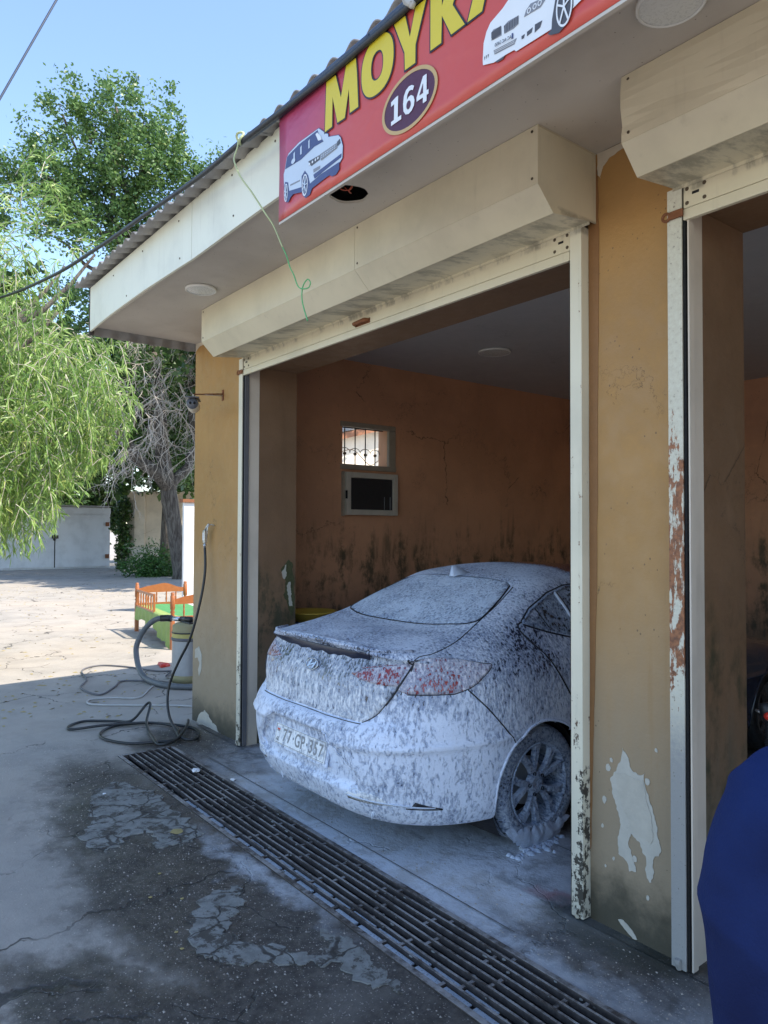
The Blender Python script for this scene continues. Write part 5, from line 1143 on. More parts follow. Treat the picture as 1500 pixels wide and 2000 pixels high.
def build_wheel(w_):
    # local z points outward
    nseg = 144; prof = [(.222, -.205), (.27, -.21), (.298, -.205), (.310, -.19), (.3165, -.165), (.317, -.14), (.317, -.07), (.3165, -.045), (.311, -.02), (.300, -.004), (.275, .006), (.245, .006), (.226, -.004), (.222, -.012)]
    V = []
    for k in range(nseg):
        a = 2*math.pi*k/nseg; notch = (k % 3 == 0)
        for j, (r_, z) in enumerate(prof):
            rr = r_
            if j in (2, 3, 4, 7, 8) and notch: rr -= .007
            V.append((rr*math.cos(a), rr*math.sin(a), z))
    n = len(prof)
    t_ = MB().add(V, [(k*n+j, k*n+j+1, ((k+1) % nseg)*n+j+1, ((k+1) % nseg)*n+j) for k in range(nseg) for j in range(n-1)]).build('tyre', 'foam_tyre', w_, True)
    gm_ = MB()
    for z in (-.155, -.118, -.092, -.055): gm_.lathe([(.3176, z-.004), (.3178, z), (.3176, z+.004)], 72)
    gm_.build('tread_groove', 'gap_black', w_)
    MB().lathe([(.224, -.012), (.226, .001), (.220, .003), (.213, -.004), (.208, -.03), (.200, -.16), (.19, -.17)], 64).build('rim', 'foam_rim', w_, True)
    MB().lathe([(.13, -.10), (.0, -.10)], 40).build('brake_disc', 'vac_drum', w_, True); MB().lathe([(.205, -.17), (.0, -.17)], 40).build('rim_back', 'well_black', w_)
    # five pairs of blade spokes
    for k in range(5):
        a0 = 2*math.pi*k/5+R(90)
        for sgn in (-1, 1):
            V = []; m_ = 8
            for i in range(m_+1):
                u = i/m_; r_ = .045+.170*u; a = a0+sgn*(.30-.02*u-.10*(1-u)) if True else a0
                wdt = .017+.006*u+.010*(u > .8)*(u-.8)*5; zz = -.030+.020*u+.008*math.sin(math.pi*u)
                c_, s2 = math.cos(a), math.sin(a)
                cx_, cy_ = r_*math.cos(a0+sgn*(.55*(1-u)+.30*u)), r_*math.sin(a0+sgn*(.55*(1-u)+.30*u))
                tx, ty = -math.sin(a0), math.cos(a0)
                V += [(cx_-tx*wdt, cy_-ty*wdt, zz-.028), (cx_-tx*wdt*.75, cy_-ty*wdt*.75, zz), (cx_+tx*wdt*.75, cy_+ty*wdt*.75, zz), (cx_+tx*wdt, cy_+ty*wdt, zz-.028)]
            Fs = [(4*i+j, 4*i+(j+1) % 4, 4*i+4+(j+1) % 4, 4*i+4+j) for i in range(m_) for j in range(4)]+[(0, 3, 2, 1), (4*m_, 4*m_+1, 4*m_+2, 4*m_+3)]
            o = MB().add(V, Fs).build('spoke', 'foam_rim', w_, False, .003)
        # wide petal between the pair at the rim
    MB().lathe([(.062, -.05), (.060, -.028), (.035, -.018), (.030, -.022), (0, -.022)], 30).build('hub', 'foam_rim', w_, True)
    for k in range(5):
        a = 2*math.pi*k/5+R(54); MB().lathe([(.010, -.018), (.010, -.030), (.0, -.032)], 10, Matrix.Translation((.057*math.cos(a), .057*math.sin(a), 0))).build('wheel_nut', 'gap_black', w_)
w1 = wheel(1, 0); build_wheel(w1)
for s_, wy in ((-1, 0), (1, 2.70), (-1, 2.70)):
    w2 = wheel(s_, wy)
    for ch in list(w1.children):
        c_ = ch.copy(); COL.objects.link(c_); c_.parent = w2
        if wy > 1:
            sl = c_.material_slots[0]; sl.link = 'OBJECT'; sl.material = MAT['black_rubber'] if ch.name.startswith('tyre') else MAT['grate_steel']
# foam sliding off the near wheel on to the floor
rs = random.Random(4); fmb = MB(); V = []; na, nrad = 60, 14
for i in range(na+1):
    a = R(-146+104*i/na); edge = math.sin(math.pi*i/na)**.6
    ri = .318-(.105+.05*noise.noise(Vector((i*.22, 0, 0)))+.03*noise.noise(Vector((i*.7, 3, 0))))*edge
    for j in range(nrad+1):
        u = j/nrad; r_ = ri+(.330+.010*noise.noise(Vector((i*.5, 7, 0)))-ri)*u
        bul = .020*math.sin(math.pi*min(1, u*1.15))**.7*edge+.008*noise.noise(Vector((i*.16, u*2.5, 2)))+.003*noise.noise(Vector((i*.7, u*9, 5)))
        zz_ = max(.317+r_*math.sin(a), .006+.004*noise.noise(Vector((i, j, 0))))
        V.append((.872+.002+max(bul, -.004), r_*math.cos(a), zz_))
fmb.add(V, [(i*(nrad+1)+j, (i+1)*(nrad+1)+j, (i+1)*(nrad+1)+j+1, i*(nrad+1)+j+1) for i in range(na) for j in range(nrad)])
for i in range(70):
    y_ = rs.gauss(-.03, .10); rr = rs.uniform(.15, .5); fmb.lathe([(0, .014), (.03, .011), (.05, .002), (.055, -.003)], 8, Matrix.Translation((.885+rs.gauss(0, .03), y_, .003))@Matrix.Diagonal((rr*rs.uniform(.7, 1.4), rr, 1, 1)))
fo = fmb.build('sliding_foam', 'wheel_foam', car, True); fo['kind'] = 'stuff'

# ------------------------------------------------------------------ window in the bay wall, bars, opened sash
wd = thing('barred_window', 'small open window with black iron bars high in the terracotta wall', 'window', (-5.96, 1.76, 2.53))
def wbox(name, mat, x0, x1, y0, y1, z0, z1, bev=0): return box(name, mat, x0+5.96, x1+5.96, y0-1.76, y1-1.76, z0-2.53, z1-2.53, wd, bev)
wbox('frame_top', 'pvc_dirty', -5.985, -5.945, 1.42, 2.115, 2.712, 2.762, .003); wbox('frame_sill', 'pvc_dirty', -5.985, -5.935, 1.42, 2.115, 2.285, 2.337, .003)
wbox('frame_side', 'pvc_dirty', -5.985, -5.945, 2.03, 2.115, 2.339, 2.710, .003)
for i, y in enumerate((1.545, 1.675, 1.805, 1.93)):
    MB().tube([(-.10, y-1.76, -.19), (-.10, y-1.76, .20)], .0065, 6).build('iron_bar', 'black_slot', wd, True)
    MB().lathe([(0, -.018), (.018, -.008), (.018, .008), (0, .018)], 10, Matrix.Translation((-.10, y-1.76, -.075))).build('bar_knob', 'vine', wd, True)
    MB().tube([(-.10, y-1.76-.065+.065*(1-math.cos(a)), -.065+.05*math.sin(a)) for a in [math.pi*k/10 for k in range(11)]], .0035, 5).build('bar_arch', 'vine', wd, True)
MB().tube([(-.10, 1.46-1.76, -.19), (-.10, 2.03-1.76, -.19)], .007, 6).build('iron_bar', 'black_slot', wd, True); MB().tube([(-.10, 1.46-1.76, .19), (-.10, 2.03-1.76, .19)], .007, 6).build('iron_bar', 'black_slot', wd, True)
sa = thing('window_sash', 'dirty white plastic sash hanging open below the barred window', 'window sash', (-5.94, 1.78, 2.05))
for a in ((-.33, -.275, -.22, .205), (.265, .32, -.22, .205), (-.275, .265, .15, .205), (-.275, .265, -.22, -.165)):
    MB().box(.0, .055, a[0], a[1], a[2], a[3]).build('sash_frame', 'pvc_white', sa, False, .004)
MB().box(.02, .028, -.274, .264, -.164, .149).build('pane', 'black_rubber', sa); MB().box(-.01, .03, -.35, -.332, -.23, .21).build('outer_frame', 'pvc_dirty', sa)
MB().box(.056, .065, -.345, -.325, -.06, .02).build('sash_handle', 'black_slot', sa)
for y in (.16, .235): MB().tube([(.031, y, -.16), (.031, y, -.03)], .003, 5).build('reflected_bar', 'vac_drum', sa, True)
# barrel at the back of the bay
br = thing('plastic_barrel', 'dark barrel with a yellow basin on top behind the left pillar', 'barrel', (-5.52, .80, 0))
MB().lathe([(0, 0), (.22, 0), (.23, .1), (.245, .3), (.24, .6), (.23, .86), (.20, .88), (0, .88)], 28).build('barrel_body', 'blue_barrel', br, True)
MB().lathe([(0, .885), (.17, .885), (.23, .955), (.245, .96), (.24, .968), (.22, .958), (.16, .90), (0, .895)], 32).build('basin', 'yellow_plastic', br, True)
# nozzle hung in the right bay, just inside the reveal
nz = thing('vacuum_nozzle', 'black hose nozzle with white clamp and red button hung in the right bay', 'nozzle', (-1.44, .50, .86))
MB().lathe([(0, .10), (.022, .098), (.026, .08), (.026, .03), (.02, .02)], 16, Matrix.Rotation(R(-14), 4, 'Y')).build('grip', 'black_rubber', nz, True)
MB().lathe([(.030, .028), (.034, .03), (.034, .042), (.030, .044)], 20, Matrix.Rotation(R(26), 4, 'Y')).build('clamp', 'cord_white', nz, True)
MB().lathe([(0, .026), (.012, .024), (.017, .012), (.017, -.01)], 14, Matrix.Translation((.01, -.03, .05))@Matrix.Rotation(R(80), 4, 'X')).build('button', 'red_plastic', nz, True)
pf = []
for k in range(30): pf += [(.017, .02-k*.012), (.022, .014-k*.012)]
MB().lathe(pf, 14).build('bellows_hose', 'black_rubber', nz, True)
MB().tube([(-.035, .0, .05), (-.06, .0, .06)], .006, 6).build('hook', 'steel', nz, True)

# ------------------------------------------------------------------ yard beyond: gate shed, wall, white cabin, house behind the window
gs = thing('garage_shed', 'white sheet metal garage with double doors and a padlock at the yard end', 'garage', (-32.8, 4, 0))
def gbox(name, mat, x0, x1, y0, y1, z0, z1, bev=0): return box(name, mat, x0, x1, y0-4, y1-4, z0, z1, gs, bev)
gbox('walls', 'white_gate', -5, -.02, -1.0, 7.72, 0, 2.62); gbox('roof', 'corrugated', -5.1, .12, -1.1, 7.85, 2.625, 2.70)
for a, b in ((1.15, 3.28), (3.32, 5.41), (5.45, 7.60)):
    gbox('door_leaf', 'white_gate', -.018, .03, a, b, .06, 2.30); 
    for z in (.10, 2.24): gbox('door_rib', 'white_gate', .031, .05, a+.02, b-.02, z-.03, z+.03)
gbox('header', 'white_gate', -.018, .04, -1.0, 7.72, 2.34, 2.60); gbox('door_gap', 'black_slot', .0305, .035, 5.41, 5.45, .06, 2.3)
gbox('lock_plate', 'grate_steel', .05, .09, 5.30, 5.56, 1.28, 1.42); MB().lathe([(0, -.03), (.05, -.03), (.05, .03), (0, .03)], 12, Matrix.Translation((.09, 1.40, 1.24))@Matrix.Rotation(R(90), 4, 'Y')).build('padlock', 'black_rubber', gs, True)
for z in (.5, 1.9): gbox('hinge', 'rust', .05, .075, 7.50, 7.66, z-.09, z+.09)
yw = thing('yard_wall', 'cream plastered yard wall with pilasters and a stained plinth behind the trunk', 'wall', (-30.3, 7.9, 0))
# the wall runs away behind the tree
wa, wb = Vector((-31.3, 7.95, 0)), Vector((-27.2, 13.5, 0)); wdv = (wb-wa).normalized(); wl_ = (wb-wa).length; wn_ = Vector((wdv.y, -wdv.x, 0))
def wseg(name, mat, s0, s1, d0, d1, z0, z1):
    V = []
    for z in (z0, z1):
        for s, d in ((s0, d0), (s1, d0), (s1, d1), (s0, d1)): V.append(wa+wdv*s+wn_*d+Vector((0, 0, z))-Vector((-30.3, 7.9, 0)))
    return MB().add(V, [(0, 3, 2, 1), (4, 5, 6, 7), (0, 1, 5, 4), (1, 2, 6, 5), (2, 3, 7, 6), (3, 0, 4, 7)]).build(name, mat, yw)
wseg('wall_panel', 'cream_wall', 0, wl_, -.3, 0, .92, 3.2); wseg('plinth', 'plaster_old', -.1, wl_, -.3, .22, 0, .92); wseg('coping', 'cream_wall', 0, wl_, -.35, .08, 3.202, 3.3)
s_ = .35
while s_ < wl_: wseg('pilaster', 'cream_wall', s_, s_+.42, .001, .14, .922, 3.2); s_ += 1.35
cbn = thing('white_cabin', 'white sheet cabin with a rusty top edge behind the ochre pillar', 'cabin', (-14, 4.6, 0))
box('panel', 'white_gate', -.08, 0, -1.40, 1.6, 0, 2.22, cbn); box('top_edge', 'rust', -.12, .05, -1.45, 1.65, 2.224, 2.29, cbn)
for y in (-.35, .7): box('panel_joint', 'cord_grey', .0005, .006, y-.01, y+.01, .05, 2.2, cbn)
hs = thing('neighbour_house', 'sunlit cream house with a red tiled eave seen through the barred window', 'house', (-16, 10, 0))
MB().prism([(-2.2, 0), (3, 0), (3, 5.6), (.4, 5.1), (-2.2, 4.3)], lambda a, b, t_: (t_, a, b), -.6, 0).build('wall', 'white_wall', hs)
MB().prism([(-2.4, 3.90), (.4, 4.62), (3.2, 5.3), (3.2, 5.46), (.4, 4.78), (-2.4, 4.06)], lambda a, b, t_: (t_, a, b), -.7, .35).build('eave', 'roof_tile_red', hs)
MB().prism([(-2.5, 4.07), (.4, 4.79), (3.3, 5.47), (3.3, 6.4), (.4, 5.8), (-2.5, 5.05)], lambda a, b, t_: (t_, a, b), -.8, .2).build('roof', 'roof_felt', hs)
tag(tube('bare_vine', 'vine', [(-10.5, 4.3, 2.9), (-10.5, 4.8, 3.1), (-10.5, 5.2, 2.85), (-10.5, 5.5, 2.95), (-10.5, 5.8, 2.5), (-10.5, 6.1, 2.4)], .008, 5, None, 6), 'bare vine stem crossing the view through the barred window', 'vine')

# ------------------------------------------------------------------ trees
def leaf_cloud(centres, sig, per, size, aspect=2.0, seed=1, up=.0, bend=True):
    g_ = np.random.default_rng(seed); N_ = len(centres)*per
    c = np.repeat(np.asarray(centres), per, 0)+g_.normal(0, 1, (N_, 3))*np.repeat(np.asarray(sig).reshape(-1, 1), per, 0)
    d = g_.normal(0, 1, (N_, 3)); d[:, 2] = d[:, 2]*.6-.25; d /= np.linalg.norm(d, axis=1, keepdims=True)
    q = g_.normal(0, 1, (N_, 3)); q[:, 2] *= 1.0; s = np.cross(d, q); s /= np.linalg.norm(s, axis=1, keepdims=True)
    L_ = size*g_.uniform(.6, 1.3, (N_, 1)); W2 = L_/aspect
    V = np.stack([c-d*L_*.5, c+s*W2*.5, c+d*L_*.5, c-s*W2*.5], 1).reshape(-1, 3)
    return V, np.arange(N_*4).reshape(-1, 4)
def limb(mb, a, b, r0_, r1_, wob=.25, n=7, seed=0):
    a, b = Vector(a), Vector(b); pts = []
    for i in range(n+1):
        u = i/n; p = a.lerp(b, u); w_ = math.sin(math.pi*u)*wob
        p += Vector((noise.noise(Vector((u*3, seed, 0))), noise.noise(Vector((u*3, seed, 5))), noise.noise(Vector((u*3, seed, 9)))*.5))*w_
        pts.append(p)
    mb.tube(pts, [r0_+(r1_-r0_)*i/n for i in range(n+1)], 7)
    return pts
# world point on the plane x = X seen at picture position (px,py) of the 1500x2000 frame was used to measure these clump centres
elm_o = Vector((-24.1, 7.3, 0))
clumps = [  # x, y, z, radius
(-23, 4.9, 15.2, .7), (-23.4, 4.0, 14.4, 1.0), (-22.6, 5.2, 14.4, 1.2), (-23.2, 3.1, 14.5, .6), (-23.6, 2.5, 13.4, .65), (-22.5, 5.6, 13.2, 1.2), (-23.5, 4.2, 13.5, 1.3), (-22.8, 5.0, 12.9, 1.3), (-23.8, 3.35, 12.5, 1.2), (-23.0, 2.5, 12.2, .8), (-24.0, 1.7, 12.3, .7),
(-22.4, 6.6, 13.0, 1.0), (-22.2, 7.4, 13.3, .75), (-22.9, 6.1, 12.1, 1.15), (-23.4, 4.4, 11.6, 1.3), (-23, 3.1, 10.9, 1.0), (-24.5, 1.4, 11.2, .8), (-23.8, 3.3, 11.6, 1.1), (-22.9, 5.2, 10.6, .9), (-23.6, 6.9, 11.6, .9), (-24.2, 5.4, 14.2, .7), (-22.8, 6.0, 13.9, .7), (-24.5, 4.9, 12.4, 1.2),
(-24, 5.6, 7.8, 1.3), (-24.8, 5.0, 7.0, 1.4), (-25, 6.5, 6.6, 1.2), (-24.5, 4.3, 5.4, 1.3), (-24.9, 5.6, 5.0, 1.2), (-25.2, 7.5, 5.4, 1.1), (-25.4, 3.5, 6.6, 1.4), (-25, 4.5, 8.8, 1.3), (-25, 5.9, 9.2, 1.2), (-25.5, 7.0, 8.2, 1.2), (-24.6, 3.7, 4.2, .9), (-25.6, 5.0, 4.0, 1.0), (-25.4, 7.8, 4.2, .8)]
def crown(o, name, label, cat, clumps, limbs, leaf, per=46, ntw=42, size=.17, seed=3, trunk=None, mat='elm_leaf', asp=1.7):
    t_ = thing(name, label, cat, o); g_ = random.Random(seed); tw = []; sg = []; mb = MB()
    for ci, (x, y, z, r_) in enumerate(clumps):
        c = Vector((x, y, z)); n_ = int(ntw*r_*r_)+6
        for k in range(n_):
            d = Vector((g_.gauss(0, 1), g_.gauss(0, 1), g_.gauss(0, .8))).normalized(); rr = r_*(.30+.9*g_.random()**.8)*(1+.7*noise.noise(d*1.8+c))
            p = c+d*rr; tw.append(p-o); sg.append(.09+.17*g_.random()**1.5)
            if k % 7 == 0: limb(mb, c+d*r_*.1-o, p-o, .018, .006, .15, 4, k)
    V, F_ = leaf_cloud(np.array([tuple(p) for p in tw]), np.array(sg), per, size, asp, seed)
    link('crown', np_mesh(V, F_), mat, t_)
    for (a, b, r0_, r1_, w_) in limbs: limb(mb, Vector(a)-o, Vector(b)-o, r0_, r1_, w_, 8, a[2]+b[1])
    mb.build('limbs', 'bark', t_, True)
    if trunk: 
        tb = MB(); pts = [Vector(p)-o for p in trunk[0]]; tb.tube(pts, trunk[1], 14, True, 0); tb.build('trunk', 'bark', t_, True)
    return t_
fork = (-24.0, 6.9, 3.0)
lim = [(fork, (-23.4, 4.6, 4.9), .24, .15, .4), ((-23.4, 4.6, 4.9), (-23.4, 2.9, 7.2), .15, .08, .6), (fork, (-24.0, 7.9, 4.6), .2, .12, .3), ((-24.0, 7.9, 4.6), (-24, 7.0, 9.6), .14, .10, .6),
       (fork, (-24.0, 6.2, 7.6), .26, .2, .4), ((-24.0, 6.2, 7.6), (-23.4, 5.2, 11.4), .2, .13, .5), ((-23.4, 5.2, 11.4), (-23, 4.6, 15), .13, .04, .5), ((-23.6, 5.6, 9.6), (-22.6, 7.1, 13.0), .11, .03, .6), ((-23.5, 5.4, 10.5), (-23.5, 2.6, 12.0), .1, .03, .6), ((-23.7, 5.8, 8.8), (-23.6, 3.0, 10.6), .11, .03, .6), ((-23.4, 5.2, 11.4), (-22.6, 5.6, 14.2), .1, .03, .5), ((-23.5, 5.4, 10.8), (-23.6, 3.2, 14.4), .09, .03, .6)]
elm = crown(elm_o, 'elm_tree', 'tall dark green tree with leaning furrowed trunk and hanging dead twigs', 'tree', clumps, lim, None, 62, 21, .125, 3,
    ([(-24.0, 7.42, 0), (-24.0, 7.36, .25), (-24.02, 7.22, .9), (-24.02, 7.05, 1.9), (-24.0, 6.88, 2.7), (-24.0, 6.8, 3.4)], [.42, .31, .27, .25, .28, .23]))
dt = MB(); g_ = random.Random(11)
def twig(p, d, L_, r_, depth):
    pts = [p.copy()]; n = 7
    for i in range(n):
        d = (d+Vector((g_.gauss(0, .24), g_.gauss(0, .24), g_.gauss(0, .2)-.09))).normalized(); p = p+d*L_/n; pts.append(p.copy())
        if depth and g_.random() < .55: twig(p, (d+Vector((g_.gauss(0, .8), g_.gauss(0, .8), g_.gauss(0, .6)-.1))).normalized(), L_*.55, r_*.6, depth-1)
    dt.tube(pts, [r_, r_*.4], 3, False)
for i in range(75):
    y_ = g_.uniform(5.2, 7.6); z_ = g_.uniform(4.2, 8.8); p = Vector((-22.6+g_.uniform(-.6, .5), y_, z_))-elm_o
    twig(p, Vector((g_.gauss(0, .4), g_.gauss(0, .8), -.5)).normalized(), g_.uniform(.7, 1.5), .016, 2)
for i in range(14):
    p = Vector((-22.6, g_.uniform(4.8, 6.0), g_.uniform(10.0, 11.2)))-elm_o; twig(p, Vector((0, g_.gauss(0, .8), -.4)).normalized(), g_.uniform(.6, 1.2), .015, 2)
for i in range(12):
    p = Vector((-23.2, g_.uniform(4.6, 5.6), g_.uniform(3.6, 4.6)))-elm_o; twig(p, Vector((0, g_.gauss(0, .5), -.7)).normalized(), g_.uniform(.7, 1.3), .015, 2)
dt.build('dead_twigs', 'dead_twig', elm)['kind'] = 'stuff'
# background trees behind the garage
for i, (x, y, h, r_, lb) in enumerate(((-39, -1.5, 6.4, 2.3, 'dark tree behind the left end of the white garage'), (-40, 3.4, 7.2, 2.6, 'rounded dark tree rising behind the middle of the garage'), (-38, 7.6, 6.2, 2.2, 'dark tree between the garage and the cream wall'), (-34.5, 12.5, 7.5, 2.4, 'broad tree behind the cream yard wall'), (-28.6, 8.6, 11.0, 3.4, 'dense tree filling the gap behind the leaning trunk'), (-29.5, 3.6, 10.5, 3.2, 'dense tree standing over the white garage'))):
    cl = [(x+random.uniform(-1, 1), y+random.uniform(-1.7, 1.7), h*random.uniform(.42, .92), r_*random.uniform(.4, .6)) for _ in range(11 if i < 4 else 22)]
    crown(Vector((x, y, 0)), 'background_tree', lb, 'tree', cl, [((x, y, h*.3), (x+.4, y+.8, h*.7), .16, .05, .4)], None, 26, 26, .30, 20+i, ([(x, y-(3.4 if i == 5 else 0), 0), (x, y+.1, h*.4)], [.28, .18]), 'far_leaf')
crown(Vector((-16.5, 9.2, 0)), 'shade_tree', 'leafy tree behind the building throwing dappled shade on the yard', 'tree', [(-16.5+random.uniform(-2.6, 2.2), 8.6+random.uniform(-1.8, 3), random.uniform(6.6, 9.2), random.uniform(.9, 1.4)) for _ in range(18)]+[(-21.5+random.uniform(-2, 2), 9.2+random.uniform(-1.8, 2), random.uniform(6, 10), 1.3) for _ in range(14)],
      [((-16.5, 9.2, 3), (-17.5, 8.6, 8), .2, .06, .5), ((-16.5, 9.2, 3.5), (-21, 9.6, 8), .18, .05, .5)], None, 24, 20, .26, 31, ([(-16.5, 9.8, 0), (-16.5, 9.4, 4)], [.3, .2]), 'far_leaf')
# ivy clump beside the garage, bush at the trunk
iv = thing('dark_creeper', 'dark creeper climbing the corner between garage and cream wall', 'creeper', (-31.2, 7.75, 0))
cs = np.array([(g_.gauss(0, .14), g_.gauss(0, .15), abs(g_.uniform(0, 2.9))) for _ in range(170)]); V, F_ = leaf_cloud(cs, np.full(170, .07), 18, .13, 1.5, 8); link('leaves', np_mesh(V, F_), 'far_leaf', iv)
MB().tube([(0, 0, 0), (.05, .0, 1.4), (-.03, .05, 2.9)], .09, 7).build('stem', 'bark', iv, True)
bu = thing('green_bush', 'bushy green shrub at the foot of the leaning trunk', 'bush', (-26.0, 7.2, 0))
cs = np.array([(g_.gauss(0, .45), g_.gauss(0, .5), abs(g_.gauss(.25, .33))) for _ in range(240)]); V, F_ = leaf_cloud(cs, np.full(240, .10), 26, .11, 2.4, 9); link('leaves', np_mesh(V, F_), 'bush_leaf', bu)
MB().tube([(0, 0, 0), (.1, 0, .5)], .03, 6).build('stem', 'bark', bu, True)
# willow: drooping strands with long narrow leaves
wo_ = Vector((-10.6, -2.0, 0)); wi = thing('willow_tree', 'bright yellow green willow with long drooping leaves on the left', 'tree', wo_)
g2 = random.Random(5); LV = []; LF = []; sb = MB()
def inside(y, z):     # right-hand outline of the crown, measured at x=-10
    lim_y = -.12+np.interp(z, [1.2, 1.7, 2.2, 2.6, 3.2, 3.8, 4.4, 4.8, 5.2, 5.6, 6.2], [-.85, -.35, -.05, .45, .62, .62, .35, .28, .05, -.25, -.42])
    return y < lim_y
def add_leaf(p, d, L_, w_):
    d = d.normalized(); s = d.cross(Vector((g2.gauss(0, 1), g2.gauss(0, 1), g2.gauss(0, .6)))).normalized(); nn = d.cross(s)
    n = len(LV); m1 = p+d*L_*.4-nn*L_*.04; m2 = p+d*L_*.75-nn*L_*.02; e_ = p+d*L_+Vector((0, 0, -L_*.18))
    LV.extend([tuple(p), tuple(m1+s*w_), tuple(m1-s*w_), tuple(m2+s*w_*.75), tuple(m2-s*w_*.75), tuple(e_)])
    LF.extend([(n, n+1, n+2, n), (n+1, n+3, n+4, n+2), (n+3, n+5, n+4, n+3)])
cnt = 0; tries = 0
while cnt < 2300 and tries < 60000:
    tries += 1
    x = g2.uniform(-11.9, -8.9); k_ = (x+.0)/-10; y = g2.uniform(-3.2, .75); z = g2.uniform(1.9, 6.0)
    yy, zz_ = (y-(-0))*1.0, z
    # scale the outline about the viewer's distance, so deeper strands fill the same crown
    if not inside(y*1.0/(1+(k_-1)*.3), z): continue
    dens = noise.noise(Vector((x*.9, y*1.1, z*.9)))
    if dens < (-.05 if z > 4.2 else -.30): continue
    if z > 5.0 and g2.random() < .65: continue
    cnt += 1; p = Vector((x, y, z)); d = Vector((g2.gauss(0, .5), g2.gauss(.1, .6), g2.uniform(-.6, .5) if z < 5 else g2.uniform(0, 1))).normalized(); L_ = g2.uniform(.45, 1.05) if z < 5 else g2.uniform(.3, .7); n = int(L_/.030); pts = [p.copy()]
    for i in range(n):
        d = (d+Vector((g2.gauss(0, .06), g2.gauss(0, .06), -.105 if z < 5 else -.03))).normalized(); p = p+d*L_/n
        if p.z < 1.35: break
        if not inside(p.y/(1+(k_-1)*.3)-.03, p.z): break
        pts.append(p.copy())
        for q in range(2 if i % 2 else 1): add_leaf(p, d*.9+Vector((g2.gauss(0, .55), g2.gauss(0, .55), g2.gauss(-.25, .4))), g2.uniform(.08, .15), g2.uniform(.0055, .010))
    if len(pts) > 3: sb.tube(pts[::3]+[pts[-1]], [.005, .002], 3, False)
print('willow leaves', len(LV)//6)
LFt = []
for f in LF: LFt.append(f if f[0] != f[3] else None)
tri = [f[:3] for f in LF if f[0] == f[3]]; quad = [f for f in LF if f[0] != f[3]]
me = bpy.data.meshes.new('m'); me.from_pydata(LV, [], tri+quad); me.update(); link('crown', me, 'willow_leaf', wi).location = -wo_
so_ = sb.build('branchlets', 'dead_twig', wi); so_.location = -wo_; so_['kind'] = 'stuff'
lb_ = MB(); lb_.tube([(0, 0, 0), (.05, -.1, 1.2), (0, 0, 2.2), (-.1, .2, 3.0)], [.24, .17, .16, .13], 10, True, 0)
lb_.build('trunk', 'bark', wi, True); lb2 = MB()
for k in range(9): limb(lb2, (-.1, .1, 2.6), (g2.uniform(-1.1, 1.4), g2.uniform(.0, 2.2), g2.uniform(3.2, 5.4)), .08, .015, .4, 7, k)
lb2.build('limbs', 'bark', wi, True)
# yard litter: fallen leaves and a few pebbles on the sunny part
V = []; Fs = []
for i in range(900):
    x = random.uniform(-24, -6.6); y = random.uniform(-2, 5.5) if x < -9 else random.uniform(-1.6, .6); r_ = random.uniform(.006, .02); a = random.random()*6; n = len(V)
    V += [(x+r_*2*math.cos(a), y+r_*2*math.sin(a), .002), (x-r_*.7*math.sin(a), y+r_*.7*math.cos(a), .010), (x-r_*2*math.cos(a), y-r_*2*math.sin(a), .002), (x+r_*.7*math.sin(a), y-r_*.7*math.cos(a), .003)]; Fs.append((n, n+1, n+2, n+3))
tag(link('leaf_litter', np_mesh(V, Fs), 'dry_leaf'), 'dry leaf litter scattered over the yard', 'leaf litter', None, 'stuff')

# ------------------------------------------------------------------ bystander in blue at the right edge
pr_ = thing('person', 'person in a dark blue long sleeved top standing close at the right edge', 'person', (-.375, -1.50, 0), yaw)
# local frame: x to the viewer's right, y away from the viewer
def lump(mb, c, rad, n=14):
    V = []; c = Vector(c)
    for i in range(n+1):
        t_ = math.pi*i/n
        for k in range(2*n): a = math.pi*k/n; V.append((c.x+rad[0]*math.sin(t_)*math.cos(a), c.y+rad[1]*math.sin(t_)*math.sin(a), c.z+rad[2]*math.cos(t_)))
    mb.add(V, [(i*2*n+k, (i+1)*2*n+k, (i+1)*2*n+(k+1) % (2*n), i*2*n+(k+1) % (2*n)) for i in range(n) for k in range(2*n)])
def loft(mb, secs, n=28):
    V = [(cx+rx*math.cos(2*math.pi*k/n), cy_+ry*math.sin(2*math.pi*k/n), z) for (cx, cy_, z, rx, ry) in secs for k in range(n)]
    mb.add(V, [(i*n+k, i*n+(k+1) % n, (i+1)*n+(k+1) % n, (i+1)*n+k) for i in range(len(secs)-1) for k in range(n)]+[tuple(range(n-1, -1, -1)), tuple((len(secs)-1)*n+k for k in range(n))])
bd = MB()
loft(bd, [(0, 0, .84, .15, .11), (0, 0, .95, .165, .115), (0, 0, 1.1, .15, .105), (0, 0, 1.25, .165, .11), (0, 0, 1.34, .15, .09), (0, .01, 1.39, .07, .06), (0, .015, 1.45, .055, .058), (0, .02, 1.50, .055, .06)])
lump(bd, (0, .035, 1.60), (.075, .095, .115)); lump(bd, (0, .135, 1.585), (.012, .02, .02), 6)
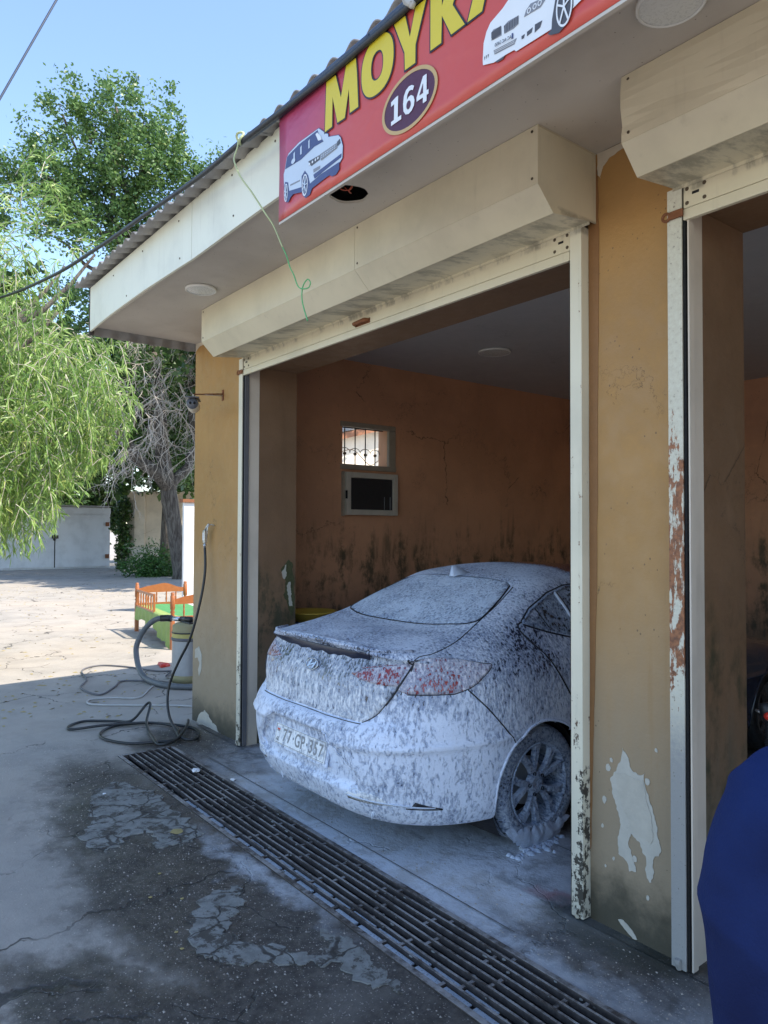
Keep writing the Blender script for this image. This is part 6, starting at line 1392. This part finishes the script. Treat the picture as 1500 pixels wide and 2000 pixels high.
for s_ in (1, -1):
    bd.tube([(s_*.165, 0, 1.325), (s_*.205, .0, 1.20), (s_*.215, .0, 1.06)], [.05, .040, .036], 12); bd.tube([(s_*.215, .0, 1.06), (s_*.21, .03, .92), (s_*.20, .05, .81)], [.034, .024, .019], 12)
    lump(bd, (s_*.20, .055, .765), (.02, .04, .05), 8)
    for q in range(4): bd.tube([(s_*.20, .03+q*.018, .74), (s_*.198, .032+q*.018, .69-(q in (1, 2))*.008), (s_*.19, .036+q*.018, .662-(q in (1, 2))*.012)], [.009, .0075], 8)
    bd.tube([(s_*.198, .09, .78), (s_*.192, .11, .745), (s_*.188, .112, .72)], [.0105, .0085], 8)
    bd.tube([(s_*.09, 0, .90), (s_*.10, .01, .5), (s_*.105, -.01, .1)], [.085, .058, .042], 14); bd.tube([(s_*.105, -.03, .06), (s_*.11, .16, .035)], [.045, .035], 10)
    lump(bd, (s_*.075, .04, 1.59), (.01, .018, .03), 6)
bo = bd.build('body', 'skin', pr_, True); baked(bo, [('REMESH', dict(mode='VOXEL', voxel_size=.008, use_smooth_shade=True)), ('SMOOTH', dict(factor=.6, iterations=4))])
for s_ in (1, -1): MB().lathe([(0, .008), (.008, .005), (.011, 0)], 10, Matrix.Translation((s_*.03, .125, 1.61))@Matrix.Rotation(R(-90), 4, 'X')).build('eye', 'black_slot', pr_, True)
MB().box(-.024, .024, .128, .133, 1.545, 1.552).build('mouth', 'red_plastic', pr_, False, .002)
hb = MB(); lump(hb, (0, .018, 1.635), (.083, .098, .10)); hb.build('hair', 'hair', pr_, True)
sh = MB()
loft(sh, [(.0, 0, .86, .205, .15), (.0, 0, .95, .202, .145), (0, 0, 1.08, .20, .14), (0, 0, 1.18, .195, .135), (0, 0, 1.27, .19, .128), (0, 0, 1.33, .175, .11), (0, 0, 1.372, .135, .085), (0, .01, 1.395, .08, .068), (0, .01, 1.41, .07, .06)])
for s_ in (1, -1): sh.tube([(s_*.10, 0, 1.325), (s_*.135, 0, 1.322), (s_*.162, 0, 1.30), (s_*.180, 0, 1.27), (s_*.192, .0, 1.23), (s_*.200, 0, 1.19), (s_*.203, .0, 1.14), (s_*.200, .0, 1.06), (s_*.196, .01, .95), (s_*.200, .04, .83)], [.055, .062, .066, .066, .065, .064, .061, .056, .050, .042], 24)
sho = sh.build('shirt', 'shirt', pr_, True); baked(sho, [('REMESH', dict(mode='VOXEL', voxel_size=.009, use_smooth_shade=True)), ('SMOOTH', dict(factor=.8, iterations=28)), ('SUBSURF', dict(levels=1, render_levels=1))])
me = sho.data; co = np.empty(len(me.vertices)*3, 'f'); me.vertices.foreach_get('co', co); co = co.reshape(-1, 3); no = np.empty(len(me.vertices)*3, 'f'); me.vertices.foreach_get('normal', no); no = no.reshape(-1, 3)
me.polygons.foreach_set('use_smooth', [True]*len(me.polygons)); w_ = np.array([noise.noise(Vector((p[0]*5, p[1]*5, p[2]*9)))*.005+max(0, 1-abs(noise.noise(Vector((p[0]*5+p[2]*3, p[1]*5, p[2]*3.5+p[0]*4))))*4)**2*.006 for p in co]); co += no*w_[:, None]; me.vertices.foreach_set('co', co.ravel()); me.update()
tr = MB()
loft(tr, [(0, 0, .80, .175, .125), (0, 0, .93, .175, .125), (0, 0, .955, .17, .12)])
for s_ in (1, -1): tr.tube([(s_*.085, 0, .86), (s_*.10, .005, .5), (s_*.107, -.005, .10)], [.10, .082, .07], 16)
to = tr.build('trousers', 'trousers', pr_, True); baked(to, [('REMESH', dict(mode='VOXEL', voxel_size=.009, use_smooth_shade=True)), ('SMOOTH', dict(factor=.6, iterations=5))])
for s_ in (1, -1):
    q = MB(); lump(q, (s_*.108, .05, .045), (.05, .14, .05), 10); q.build('shoe', 'shoe', pr_, True)

for s_ in (1, -1):      # sleeve seams
    h_ = []
    sb_ = BVHTree.FromPolygons([v.co.copy() for v in me.vertices], [tuple(f.vertices) for f in me.polygons])
    for k in range(15):
        a_ = R(-95+190*k/14); q_ = Vector((s_*(.150-.012*math.cos(a_)), -.12*math.sin(a_), 1.27+.10*math.cos(a_)*1.0)); n_ = sb_.find_nearest(q_); h_.append(n_[0]+n_[1]*.0003)
    tube('sleeve_seam', 'shirt_seam', h_, .0016, 5, pr_)
